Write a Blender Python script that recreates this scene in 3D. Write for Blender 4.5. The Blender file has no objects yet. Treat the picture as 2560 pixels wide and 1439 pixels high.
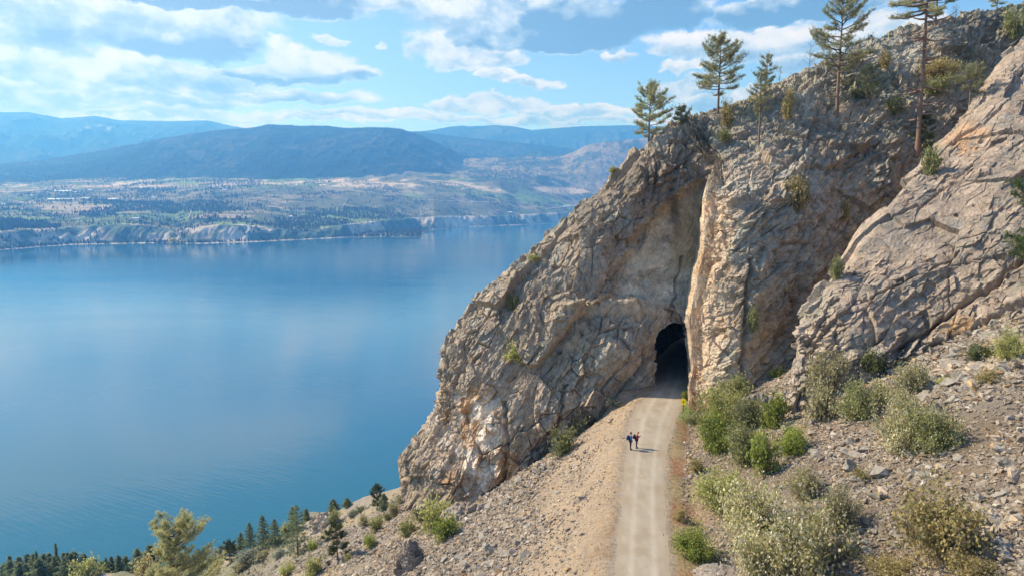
import bpy, math, random
import numpy as np
from mathutils import Vector, Matrix
R = math.radians
rng = np.random.default_rng(7)
random.seed(7)
sc = bpy.context.scene
COL = sc.collection

# ------------------------------------------------------------------ camera, world, sun
F = 1707.0; PITCH = R(7.2); CZ = 24.0; LAKE_Z = -141.0
CP, SP = math.cos(PITCH), math.sin(PITCH)
cam = bpy.data.cameras.new('camera'); cam.sensor_width = 36; cam.lens = 36*F/2560
cam.clip_start = 0.5; cam.clip_end = 60000
camo = bpy.data.objects.new('camera', cam); COL.objects.link(camo)
camo.location = (0, 0, CZ); camo.rotation_euler = (math.pi/2-PITCH, 0, 0)
sc.camera = camo
sc.view_settings.view_transform = 'Standard'; sc.view_settings.look = 'None'
sc.view_settings.exposure = 0.78; sc.view_settings.gamma = 1
sc.cycles.max_bounces = 5; sc.cycles.diffuse_bounces = 3; sc.cycles.glossy_bounces = 2
sc.cycles.transmission_bounces = 2; sc.cycles.volume_bounces = 1; sc.cycles.transparent_max_bounces = 4
sc.cycles.use_denoising = True; sc.cycles.use_adaptive_sampling = True; sc.cycles.adaptive_threshold = 0.02
sc.cycles.sample_clamp_indirect = 5

SUN_AZ = R(71)      # left of +Y
SUN_EL = R(40)
sd = Vector((-math.sin(SUN_AZ)*math.cos(SUN_EL), math.cos(SUN_AZ)*math.cos(SUN_EL), math.sin(SUN_EL)))
sl = bpy.data.lights.new('sun', 'SUN'); sl.energy = 4.3; sl.angle = R(0.6); sl.color = (1.0, 0.93, 0.82)
so = bpy.data.objects.new('sun', sl); COL.objects.link(so)
so.rotation_euler = sd.to_track_quat('Z', 'Y').to_euler()

def pdir(px, py):
    """direction of the photograph's pixel, scaled so that its y component is 1"""
    a = (np.asarray(px, float)-1280)/F; b = (719.5-np.asarray(py, float))/F
    dy = CP+b*SP; dz = -SP+b*CP
    return a/dy, dz/dy
def pt(px, py, Y):
    ax, az = pdir(px, py)
    return np.stack(np.broadcast_arrays(ax*Y, Y+0*ax, CZ+az*Y), -1)
def azel(px, py):
    ax, az = pdir(px, py)
    return math.atan2(ax, 1), math.atan2(az, math.hypot(ax, 1))

class G:
    """small helper that writes shader nodes"""
    def __init__(s, tree): s.t = tree; s.n = tree.nodes; s.l = tree.links
    def put(s, sock, v):
        if v is None: return
        if isinstance(v, bpy.types.NodeSocket): s.l.new(v, sock)
        else: sock.default_value = v
    def m(s, op, a, b=None, c=None, clamp=False):
        n = s.n.new('ShaderNodeMath'); n.operation = op; n.use_clamp = clamp
        for i, v in enumerate((a, b, c)): s.put(n.inputs[i], v)
        return n.outputs[0]
    def v(s, op, a, b=None, c=None):
        n = s.n.new('ShaderNodeVectorMath'); n.operation = op
        for i, v in enumerate((a, b, c)): s.put(n.inputs[i], v)
        return n.outputs['Value'] if op in ('LENGTH', 'DOT_PRODUCT', 'DISTANCE') else n.outputs[0]
    def noise(s, vec, scale, detail=4, rough=.55, dist=0, out=0, dims='3D', lac=2):
        n = s.n.new('ShaderNodeTexNoise'); n.noise_dimensions = dims
        s.put(n.inputs['Vector'], vec); n.inputs['Scale'].default_value = scale
        n.inputs['Detail'].default_value = detail; n.inputs['Roughness'].default_value = rough
        n.inputs['Distortion'].default_value = dist; n.inputs['Lacunarity'].default_value = lac
        return n.outputs[out]
    def ramp(s, f, stops, interp='LINEAR'):
        n = s.n.new('ShaderNodeValToRGB'); n.color_ramp.interpolation = interp; e = n.color_ramp.elements
        while len(e) < len(stops): e.new(.5)
        for q, (p, c) in zip(e, stops):
            q.position = p; q.color = (c, c, c, 1) if isinstance(c, (int, float)) else (*c, 1)
        s.put(n.inputs[0], f); return n.outputs[0]
    def mix(s, f, a, b, mode='MIX'):
        n = s.n.new('ShaderNodeMix'); n.data_type = 'RGBA'; n.blend_type = mode
        s.put(n.inputs[0], f)
        for i, v in ((6, a), (7, b)):
            s.put(n.inputs[i], (*v, 1) if isinstance(v, tuple) and len(v) == 3 else v)
        return n.outputs[2]
    def smooth(s, x, lo, hi):
        n = s.n.new('ShaderNodeMapRange'); n.interpolation_type = 'SMOOTHSTEP'
        s.put(n.inputs[0], x); n.inputs[1].default_value = lo; n.inputs[2].default_value = hi
        return n.outputs[0]
    def xyz(s, x, y, z):
        n = s.n.new('ShaderNodeCombineXYZ')
        for i, v in enumerate((x, y, z)): s.put(n.inputs[i], v)
        return n.outputs[0]
    def sep(s, v):
        n = s.n.new('ShaderNodeSeparateXYZ'); s.put(n.inputs[0], v); return n.outputs

# clouds: cx, cy, rx, ry (photo pixels), greyness of the underside, overall grey
CLOUDS = [(60,30,230,70,.5,.1),(330,40,330,80,.6,.25),(470,100,170,50,.9,.55),(540,85,60,40,.3,.0),(130,150,280,60,.5,.0),(420,190,240,34,.6,.15),
 (560,190,90,30,.3,.0),(90,225,260,40,.6,.1),(380,235,260,30,.6,.1),(200,285,330,22,.3,.05),(300,270,420,20,.4,.15),(620,-5,330,36,.9,.65),(930,-6,260,26,.3,.1),(770,150,120,44,.5,.0),(860,178,100,26,1.0,.1),(700,180,160,22,1.0,.15),
 (640,232,330,22,.5,.2),(960,288,200,18,.4,.2),(1140,110,130,56,.5,.05),(1200,140,140,40,.6,.0),(1240,35,240,56,.4,.25),(1330,70,240,50,.6,.45),(1500,50,230,62,.9,.8),
 (1640,25,110,62,.8,.95),(1400,100,170,24,.8,.6),(1555,126,44,17,.4,.1),(1740,108,110,36,.5,.0),(1880,110,210,50,.5,.15),(2080,150,160,50,.5,.2),
 (1980,15,260,44,.8,.6),(2230,100,130,60,.5,.2),(1240,192,60,18,.4,.1),(1330,205,90,14,.4,.1),(820,85,60,12,.2,.1),
 (960,103,16,14,0,.1),(1210,262,170,22,.4,.15),(1440,275,180,20,.4,.15),(1690,165,50,16,.2,.1),(1720,215,120,30,.4,.3),
 (1350,300,400,13,.3,.25),(700,298,300,12,.3,.2),(1850,260,200,30,.3,.3),(250,-170,520,110,.2,.0)]  # the last cloud is above the frame, added for the lake to reflect
world = bpy.data.worlds.new('World'); sc.world = world; world.use_nodes = True
def build_world():
    g = G(world.node_tree); nt = world.node_tree
    for n in list(nt.nodes): nt.nodes.remove(n)
    out = nt.nodes.new('ShaderNodeOutputWorld'); bg = nt.nodes.new('ShaderNodeBackground')
    nt.links.new(bg.outputs[0], out.inputs[0]); bg.inputs[1].default_value = 0.092
    sky = nt.nodes.new('ShaderNodeTexSky'); sky.sky_type = 'NISHITA'; sky.sun_disc = False
    sky.sun_elevation = SUN_EL; sky.sun_rotation = -SUN_AZ; sky.altitude = 500; sky.air_density = 1.0
    sky.dust_density = .3; sky.ozone_density = 3.0
    tc = nt.nodes.new('ShaderNodeTexCoord').outputs['Generated']
    d = g.v('NORMALIZE', tc); sx = g.sep(d)
    az = g.m('ARCTAN2', sx[0], sx[1]); el = g.m('ARCSINE', sx[2])
    k = g.m('ADD', g.m('MAXIMUM', sx[2], 0.0), 0.10)
    pp = g.xyz(g.m('DIVIDE', sx[0], k), g.m('DIVIDE', sx[1], k), 0.0)
    ae = g.xyz(az, g.m('MULTIPLY', el, 1.55), 0.0)
    w = g.v('SUBTRACT', g.noise(ae, 9, 5, .6, out=1), (.5, .5, .5))
    w2 = g.v('SUBTRACT', g.noise(ae, 40, 4, .6, out=1), (.5, .5, .5))
    P = g.v('ADD', g.xyz(az, el, 0.0), g.v('MULTIPLY', w, (.13, .06, 0)))
    P = g.v('ADD', P, g.v('MULTIPLY', w2, (.026, .014, 0)))
    # fluffy detail: the same noise sampled a little towards the sun gives lit and shaded sides
    def fl(off):
        q = g.v('ADD', ae, off)
        return g.m('ADD', g.m('MULTIPLY', g.noise(q, 14, 8, .62), .65), g.m('MULTIPLY', g.noise(q, 5, 3, .5), .35))
    n0 = fl((0, 0, 0)); n1 = fl((-.009, .022, 0))
    emb = g.m('MULTIPLY', g.m('SUBTRACT', n0, n1), 3.0)
    D = None; Gs = None
    for cx, cy, rx, ry, gb, ga in CLOUDS:
        a, e = azel(cx, cy); ra, re = rx/F*.93, ry/F*.92
        q = g.v('MULTIPLY_ADD', P, (1/ra, 1/re, 0), (-a/ra, -e/re, 0))
        f = g.m('SUBTRACT', 1.0, g.v('DOT_PRODUCT', q, q))
        y = g.sep(q)[1]
        gr = g.m('MULTIPLY_ADD', g.smooth(y, .5, -.75), gb, ga)
        fw = g.smooth(f, -.15, .45)
        gw = g.m('MULTIPLY', fw, gr)
        D = f if D is None else g.m('MAXIMUM', D, f)
        Gs = gw if Gs is None else g.m('MAXIMUM', Gs, gw)
    hz = g.smooth(el, .24, .02)
    base = g.m('MULTIPLY_ADD', hz, .25, -.70)
    back = g.smooth(sx[1], .55, .1)
    base = g.m('MULTIPLY_ADD', back, .35, base)
    thin = g.noise(g.v('MULTIPLY', pp, (.55, 1.0, 1.0)), 1.3, 7, .6)
    D = g.m('MAXIMUM', D, g.m('MULTIPLY_ADD', g.m('SUBTRACT', thin, .5), 3.2, base))
    dens = g.m('MULTIPLY_ADD', g.m('SUBTRACT', n0, .5), 1.7, g.m('MINIMUM', D, .8))
    alpha = g.m('MULTIPLY', g.smooth(dens, -.16, .48), .97)
    shade = g.m('SUBTRACT', g.m('MULTIPLY', Gs, g.m('MULTIPLY_ADD', g.noise(ae, 17, 5, .6), 1.7, .0)), emb)
    shade = g.m('ADD', shade, g.m('MULTIPLY_ADD', g.noise(ae, 7, 4, .55), .9, -.36))
    shade = g.m('ADD', shade, g.m('MULTIPLY', g.smooth(dens, .2, 1.1), .10), clamp=True)
    cc = g.ramp(shade, [(0, (6.6, 6.7, 6.8)), (.28, (5.5, 6.0, 6.4)), (.6, (2.8, 3.8, 4.7)), (1, (1.0, 1.8, 2.6))])
    # haze whitening of the lowest sky, brighter towards the sun
    sk = g.mix(1.0, sky.outputs[0], (.80, .98, 1.22), 'MULTIPLY')
    sk = g.mix(g.m('MULTIPLY', g.smooth(el, .30, .0), .22), sk, (4.4, 6.3, 8.0))
    glow = g.smooth(g.v('DOT_PRODUCT', d, tuple(sd)), .15, 1.0)
    col = g.mix(alpha, sk, g.mix(1.0, cc, (1.03, 1.0, .99), 'MULTIPLY'))
    col = g.mix(g.m('MULTIPLY', glow, .25), col, (6.0, 6.5, 6.8))
    nt.links.new(col, bg.inputs[0])
    world.cycles.sampling_method = 'MANUAL'; world.cycles.sample_map_resolution = 512
build_world()

# ------------------------------------------------------------------ helpers
def tag(o, label=None, cat=None, group=None, kind=None):
    if label: o['label'] = label
    if cat: o['category'] = cat
    if group: o['group'] = group
    if kind: o['kind'] = kind
    return o
def mesh(name, V, Fs, mat=None, col=None, smooth=False):
    V = np.asarray(V, np.float32); Fs = np.asarray(Fs, np.int32)
    me = bpy.data.meshes.new(name); k = Fs.shape[1]
    me.vertices.add(len(V)); me.vertices.foreach_set('co', V.ravel())
    me.loops.add(Fs.size); me.loops.foreach_set('vertex_index', Fs.ravel())
    me.polygons.add(len(Fs)); me.polygons.foreach_set('loop_start', np.arange(0, Fs.size, k, dtype=np.int32))
    me.polygons.foreach_set('use_smooth', np.full(len(Fs), smooth))
    if col is not None:
        at = me.color_attributes.new('Col', 'FLOAT_COLOR', 'POINT')
        c = np.ones((len(V), 4), np.float32); c[:, :3] = col; at.data.foreach_set('color', c.ravel())
    me.update(calc_edges=True)
    if mat: me.materials.append(mat)
    return me
def obj(name, me, parent=None, loc=None):
    o = bpy.data.objects.new(name, me); COL.objects.link(o)
    if parent: o.parent = parent
    if loc is not None: o.location = loc
    return o
def empty(name, loc=(0, 0, 0), rz=0):
    o = bpy.data.objects.new(name, None); COL.objects.link(o); o.location = loc
    o.rotation_euler = (0, 0, rz); o.empty_display_size = .3
    return o
def gridfaces(nr, nc, keep=None):
    i = np.arange(nr*nc).reshape(nr, nc)
    f = np.stack([i[:-1, :-1], i[:-1, 1:], i[1:, 1:], i[1:, :-1]], -1).reshape(-1, 4)
    return f if keep is None else f[keep.ravel()]

def h3(ix, iy, iz, s):
    with np.errstate(over='ignore'):
        n = (ix.astype(np.uint32)*np.uint32(374761393) + iy.astype(np.uint32)*np.uint32(668265263)
             + iz.astype(np.uint32)*np.uint32(2147483647) + np.uint32((s*1274126177) & 0xffffffff))
        n = (n ^ (n >> np.uint32(13)))*np.uint32(1274126177)
        n = (n ^ (n >> np.uint32(15)))*np.uint32(2246822519)
        n ^= n >> np.uint32(16)
    return n.astype(np.float32)*np.float32(1/4294967296)
def vnoise(p, s=0):
    f = np.floor(p); t = (p-f).astype(np.float32); t = t*t*t*(t*(t*6-15)+10); i = f.astype(np.int64)
    r = 0
    for dx in (0, 1):
        wx = t[..., 0] if dx else 1-t[..., 0]
        for dy in (0, 1):
            wy = wx*(t[..., 1] if dy else 1-t[..., 1])
            for dz in (0, 1):
                r = r + wy*(t[..., 2] if dz else 1-t[..., 2])*h3(i[..., 0]+dx, i[..., 1]+dy, i[..., 2]+dz, s)
    return r*2-1
def fbm(p, o=4, s=0, g=.5):
    a = 1; r = 0; q = np.asarray(p, np.float64); tot = 0
    for k in range(o):
        r = r + a*vnoise(q, s+k*17); tot += a; a *= g; q = q*2.03+11.7
    return r/tot
def ridged(p, o=4, s=0):
    a = 1; r = 0; q = np.asarray(p, np.float64); tot = 0
    for k in range(o):
        r = r + a*(1-2*np.abs(vnoise(q, s+k*13))); tot += a; a *= .5; q = q*2.1+5.3
    return r/tot
def facet(p, s=0, tilt=1.0):
    """broken rock: every cell is a tilted plane of its own; returns height and distance to the crack"""
    b = np.floor(p-.5).astype(np.int64)
    d1 = np.full(p.shape[:-1], 9., np.float32); d2 = d1.copy(); h = np.zeros_like(d1)
    for dx in (0, 1):
        for dy in (0, 1):
            for dz in (0, 1):
                ix, iy, iz = b[..., 0]+dx, b[..., 1]+dy, b[..., 2]+dz
                r1, r2, r3 = h3(ix, iy, iz, s+1), h3(ix, iy, iz, s+2), h3(ix, iy, iz, s+3)
                vx = (p[..., 0]-ix-.12-.76*r1).astype(np.float32); vy = (p[..., 1]-iy-.12-.76*r2).astype(np.float32)
                vz = (p[..., 2]-iz-.12-.76*r3).astype(np.float32)
                d = np.sqrt(vx*vx+vy*vy+vz*vz)
                n1, n2, n3, o = h3(ix, iy, iz, s+4)-.5, h3(ix, iy, iz, s+5)-.5, h3(ix, iy, iz, s+6)-.5, h3(ix, iy, iz, s+7)-.5
                hh = tilt*2*(vx*n1+vy*n2+vz*n3)+o
                c = d < d1
                d2 = np.where(c, d1, np.minimum(d2, d)); h = np.where(c, hh, h); d1 = np.where(c, d, d1)
    return h, d2-d1
def plates(p, s=0, sharp=.12):
    """overlapping slabs: every block carries a few plates that rise slowly and break off abruptly"""
    b = np.floor(p-.5).astype(np.int64); d1 = np.full(p.shape[:-1], 9., np.float32); h = np.zeros_like(d1)
    for dx in (0, 1):
        for dy in (0, 1):
            for dz in (0, 1):
                ix, iy, iz = b[..., 0]+dx, b[..., 1]+dy, b[..., 2]+dz
                vx = p[..., 0]-ix-.12-.76*h3(ix, iy, iz, s+1); vy = p[..., 1]-iy-.12-.76*h3(ix, iy, iz, s+2)
                vz = p[..., 2]-iz-.12-.76*h3(ix, iy, iz, s+3); d = vx*vx+vy*vy+vz*vz
                n1, n2 = h3(ix, iy, iz, s+4)-.5, h3(ix, iy, iz, s+5)-.5
                ph = (vz+.5*n1*vx+.5*n2*vy)*(1.2+1.6*h3(ix, iy, iz, s+6))+h3(ix, iy, iz, s+7)
                fr = ph-np.floor(ph); hh = np.where(fr < 1-sharp, fr/(1-sharp), (1-fr)/sharp)+.5*n1
                c = d < d1; h = np.where(c, hh, h); d1 = np.where(c, d, d1)
    return h.astype(np.float32)-.5
def sstep(x, a, b):
    t = np.clip((x-a)/(b-a), 0, 1); return t*t*(3-2*t)
def tps(P, Z, smooth=.02):
    P = np.array(P, float)/100; Z = np.array(Z, float)
    def U(r2): return .5*r2*np.log(np.maximum(r2, 1e-12))
    n = len(P); d = ((P[:, None]-P[None])**2).sum(-1); A = np.zeros((n+3, n+3))
    A[:n, :n] = U(d)+smooth*np.eye(n); A[:n, n] = 1; A[:n, n+1:] = P; A[n, :n] = 1; A[n+1:, :n] = P.T
    c = np.linalg.solve(A, np.r_[Z, 0, 0, 0])
    def f(px, py):
        x = np.asarray(px, float)/100; y = np.asarray(py, float)/100
        r = c[n]+c[n+1]*x+c[n+2]*y
        for k in range(n): r = r+c[k]*U((x-P[k, 0])**2+(y-P[k, 1])**2)
        return r
    return f
def normals(V, nr, nc):
    g = V.reshape(nr, nc, 3); a = np.gradient(g, axis=0); b = np.gradient(g, axis=1)
    n = np.cross(a, b); n /= np.linalg.norm(n, axis=-1, keepdims=True)+1e-9
    return n
def blur(a, k, ax):
    c = np.cumsum(np.concatenate([np.repeat(a.take([0], ax), k+1, ax), a, np.repeat(a.take([-1], ax), k, ax)], ax), ax)
    n = a.shape[ax]
    return (c.take(np.arange(2*k+1, 2*k+1+n), ax)-c.take(np.arange(0, n), ax))/(2*k+1)
def ell(px, py, cx, cy, rx, ry, soft=.5):
    d = np.sqrt(((px-cx)/rx)**2+((py-cy)/ry)**2)
    return 1-sstep(d, 1-soft, 1+soft)
def lerp(a, b, t):
    t = np.asarray(t)[..., None]; return a*(1-t)+np.asarray(b)*t
def resample(poly, n):
    poly = np.array(poly, float); d = np.r_[0, np.cumsum(np.hypot(*np.diff(poly, axis=0).T))]
    t = np.linspace(0, d[-1], n)
    return np.stack([np.interp(t, d, poly[:, 0]), np.interp(t, d, poly[:, 1])], -1)

# ------------------------------------------------------------------ materials
def new_mat(name, rough=.9, spec=.25):
    m = bpy.data.materials.new(name); m.use_nodes = True; nt = m.node_tree
    b = nt.nodes['Principled BSDF']; b.inputs['Roughness'].default_value = rough
    b.inputs['Specular IOR Level'].default_value = spec
    return m, G(nt), b
def attr(g, n='Col'):
    a = g.n.new('ShaderNodeVertexColor'); a.layer_name = n; return a.outputs[0]
def posn(g): return g.n.new('ShaderNodeNewGeometry').outputs['Position']
def bump(g, b, h, strength, dist):
    n = g.n.new('ShaderNodeBump'); n.inputs['Strength'].default_value = strength
    n.inputs['Distance'].default_value = dist; g.put(n.inputs['Height'], h); g.l.new(n.outputs[0], b.inputs['Normal'])
def rock_material(name, bs=.9):
    m, g, b = new_mat(name, .95, .12)
    p = posn(g); c = attr(g)
    n1 = g.noise(p, 1.1, 8, .65); n2 = g.noise(g.v('MULTIPLY', p, (1, 1, .35)), 5.0, 6, .7)
    n3 = g.noise(p, .35, 5, .6)
    f = g.m('MULTIPLY', g.ramp(n1, [(.28, .62), (.5, 1.0), (.72, 1.28)]), g.ramp(n2, [(.3, .72), (.55, 1.02), (.75, 1.3)]))
    c2 = g.v('SCALE', c); c2.node.inputs[3].default_value = 1; g.l.new(f, c2.node.inputs[3])
    c3 = g.mix(g.smooth(n3, .52, .66), c2, g.mix(1.0, c2, (.86, .95, 1.02), 'MULTIPLY'))
    speck = g.smooth(g.noise(p, 14, 3, .6), .62, .72)
    c4 = g.mix(g.m('MULTIPLY', speck, .35), c3, (.42, .40, .35))
    g.l.new(c4, b.inputs['Base Color'])
    vo = g.n.new('ShaderNodeTexVoronoi'); vo.feature = 'F1'; vo.inputs['Scale'].default_value = 2.6
    g.put(vo.inputs['Vector'], g.v('ADD', g.v('MULTIPLY', p, (1, 1, .6)), g.v('MULTIPLY', g.noise(p, 1.2, 3, .5, out=1), (.8, .8, .8))))
    hh = g.m('ADD', g.noise(p, 4.5, 8, .62), g.m('MULTIPLY', vo.outputs['Distance'], .25))
    bump(g, b, hh, bs*.7, .22)
    return m
M_ROCK = rock_material('rock_material')
M_SLAB = rock_material('slab_material', .8)
def simple(name, col, rough=.8, spec=.3, metal=0):
    m, g, b = new_mat(name, rough, spec); b.inputs['Metallic'].default_value = metal
    n = g.noise(posn(g), 18, 4, .6)
    g.l.new(g.mix(1.0, tuple(col), g.ramp(n, [(.3, .8), (.7, 1.15)]), 'MULTIPLY'), b.inputs['Base Color'])
    return m
def leaf_material(name, trans=.35):
    m, g, b = new_mat(name, .6, .3); c = attr(g)
    inf = g.n.new('ShaderNodeObjectInfo')
    v = g.m('MULTIPLY_ADD', inf.outputs['Random'], .35, .82)
    c2 = g.v('SCALE', c); g.l.new(v, c2.node.inputs[3])
    g.l.new(c2, b.inputs['Base Color'])
    t = g.n.new('ShaderNodeBsdfTranslucent'); g.l.new(c2, t.inputs[0])
    mx = g.n.new('ShaderNodeMixShader'); mx.inputs[0].default_value = trans
    g.l.new(b.outputs[0], mx.inputs[1]); g.l.new(t.outputs[0], mx.inputs[2])
    g.l.new(mx.outputs[0], g.n['Material Output'].inputs[0])
    return m
M_LEAF = leaf_material('leaf_material', .45)
def bark():
    m, g, b = new_mat('bark_material', .9, .2); c = attr(g)
    n = g.noise(g.v('MULTIPLY', posn(g), (1, 1, .25)), 9, 5, .65)
    g.l.new(g.mix(1.0, c, g.ramp(n, [(.3, .55), (.7, 1.4)]), 'MULTIPLY'), b.inputs['Base Color'])
    bump(g, b, n, .8, .06)
    return m
M_BARK = bark()

# ------------------------------------------------------------------ near ground: path and slopes
EL = [(1535,1439),(1549,1300),(1560,1200),(1568,1125),(1573,1060),(1596,1010),(1632,977),(1655,950)]
ER = [(1676,1439),(1664,1300),(1660,1200),(1666,1125),(1684,1050),(1703,1010),(1703,977),(1712,950)]
def on_z0(L):
    o = []
    for x, y in L:
        ax, az = pdir(x, y); Y = -CZ/az; o.append((ax*Y, Y))
    return np.array(o)
PL, PR = on_z0(EL), on_z0(ER)
def extend(P):
    d0 = (P[0]-P[1])/np.linalg.norm(P[0]-P[1])
    d1 = np.array([.27, 1.0]); d1 /= np.linalg.norm(d1)
    return np.vstack([P[0]+d0*60, P[0]+d0*20, P, P[-1]+d1*8, P[-1]+d1*25+np.array([3, 0]), P[-1]+d1*40+np.array([9, 0])])
PL, PR = extend(PL), extend(PR)
def xl(y): return np.interp(y, PL[:, 1], PL[:, 0])
def xr(y): return np.interp(y, PR[:, 1], PR[:, 0])

def h0(x, y):
    d = xl(y)-x; e = x-xr(y)
    dl = np.maximum(d-.3, 0)
    left = -(np.where(dl < 1.2, .3*dl*dl/1.2, .36+.68*(dl-1.2)))
    far = np.maximum(dl-30, 0)
    left = left+.16*far
    el = np.maximum(e-.4, 0)
    right = np.where(el < 3.2, .10*el, .32+.10*(el-3.2)+.46*np.maximum(el-3.2, 0)**2/(np.maximum(el-3.2, 0)+2.0))
    right = right-.35*np.exp(-((e-2.2)/1.0)**2)
    return np.where(d > 0, left, np.where(e > 0, right, 0.0))
# the hillside rolls over towards the lake along this line
ROLL = [(-500,1500),(0,1470),(350,1440),(500,1405),(540,1392),(600,1378),(700,1352),(755,1318),(775,1292),(850,1288),(905,1264),(1010,1228),(1100,1200),(1400,1100),(1700,1000)]
_rp = []
for x, y in ROLL:
    ax, az = pdir(x, y); Y = np.arange(60, 330, .5)
    z = h0(ax*Y, Y); c = np.nonzero(CZ+az*Y < z)[0]
    Yt = Y[c[0]] if len(c) else 330
    _rp.append((ax, min(Yt, 330)))
_rp = np.array(_rp)
def height(x, y, detail=True):
    z = h0(x, y)
    Yt = np.interp(x/np.maximum(y, 1), _rp[:, 0], _rp[:, 1])
    over = np.maximum(y-Yt, 0)
    lf = sstep(xl(y)-x, 2, 12)
    z = z-lf*(.9*over*over/(over+18))
    z = np.where(z > 0, z*(1-.9*sstep(y, 96, 120)), z)-(1-lf)*.9*np.maximum(y-126, 0)
    d = xl(y)-x; e = x-xr(y)
    bore = sstep(y, 82, 85)*(1-sstep(np.maximum(d, e), 3.5, 6.5)); z = z*(1-bore)
    off = sstep(np.maximum(d, e), .3, 4)*(1-bore)
    if detail:
        P = np.stack([x, y, 0*x], -1)
        z = z+off*(.5*fbm(P/7, 3, 3)+.22*fbm(P/1.6, 3, 9))+sstep(d, 30, 80)*2.2*fbm(P/26, 3, 5)
        # strands of bedrock in the lower left slope
        z = z+sstep(d, 22, 40)*.9*np.maximum(ridged(P/9+3, 3, 21)-.25, 0)
    return z
def build_ground():
    xs = np.r_[np.arange(-420, -64, 2.0), np.arange(-64, 48, .3), np.arange(48, 130, 2.5)]
    ys = np.r_[np.arange(-30, 27, 1.2), np.arange(27, 112, .3), np.arange(112, 430, 1.6)]
    X, Y = np.meshgrid(xs, ys); Z = height(X, Y)
    V = np.stack([X, Y, Z], -1)
    P = V.copy(); P[..., 2] *= .5
    d = xl(Y)-X; e = X-xr(Y)
    n = fbm(P/5, 4, 31); n2 = fbm(P/1.1, 3, 35); n3 = fbm(P/14, 3, 37)
    tan = np.array([.36, .28, .205]); grey = np.array([.215, .185, .155]); straw = np.array([.31, .24, .14]); rust = np.array([.30, .17, .10])
    c = lerp(np.broadcast_to(grey, V.shape), tan, sstep(n, .0, .5))
    # left of the path: fine tan gravel near the path, greyer lower down
    L = sstep(d, .0, .5)
    near = (1-sstep(d+5*n, 4, 14))*L
    c = lerp(c, lerp(np.broadcast_to(tan*.98, V.shape), np.array([.35, .255, .165]), sstep(n2, 0, .5)), near)
    c = lerp(c, np.array([.27, .19, .12]), L*(1-sstep(d, .8, 3.5))*sstep(n+.5*n2, -.1, .5)*sstep(60-Y, 0, 18))
    hill = sstep(d, 24, 45)
    c = lerp(c, lerp(np.broadcast_to(np.array([.30, .25, .17]), V.shape), np.array([.27, .23, .20]), sstep(n, -.2, .3)), hill)
    c = lerp(c, np.array([.17, .17, .105]), sstep(d, 60, 110)*sstep(n3, -.4, .1))
    Rr = sstep(e, 0, .6)
    verge = Rr*(1-sstep(e+1.2*n, 1.6, 4.2))
    c = lerp(c, lerp(np.broadcast_to(straw, V.shape), rust, sstep(n, -.1, .4)), verge)
    c = lerp(c, np.array([.30, .19, .13]), Rr*sstep(e, 2, 5)*sstep(n3, .28, .5)*.5)
    c = lerp(c, np.array([.22, .25, .09]), Rr*(1-sstep(e, 1.5, 4))*sstep(Y, 70, 76)*(1-sstep(Y, 90, 92)))
    c = lerp(c, np.array([.17, .132, .10]), Rr*sstep(e, 2.5, 5)*sstep(n+.5*n2, -.3, .2)*.8)
    pm = (1-sstep(np.maximum(d, e)+.5*n2, -.2, .5))
    c = lerp(c, np.array([.40, .34, .27]), pm)
    c = c*(1+.18*n2[..., None])
    m, g, b = new_mat('soil_material', .95, .1)
    p = posn(g); f = g.m('MULTIPLY', g.ramp(g.noise(p, 2.6, 8, .7), [(.3, .7), (.5, 1.0), (.7, 1.3)]), g.ramp(g.noise(p, 11, 5, .7), [(.3, .75), (.7, 1.25)]))
    c2 = g.v('SCALE', attr(g)); g.l.new(f, c2.node.inputs[3]); g.l.new(c2, b.inputs['Base Color'])
    bump(g, b, g.noise(p, 6, 8, .75), .9, .18)
    me = mesh('ground', V.reshape(-1, 3), gridfaces(*X.shape), m, c.reshape(-1, 3), True)
    return tag(obj('ground', me), kind='structure')
ground = build_ground()
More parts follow.
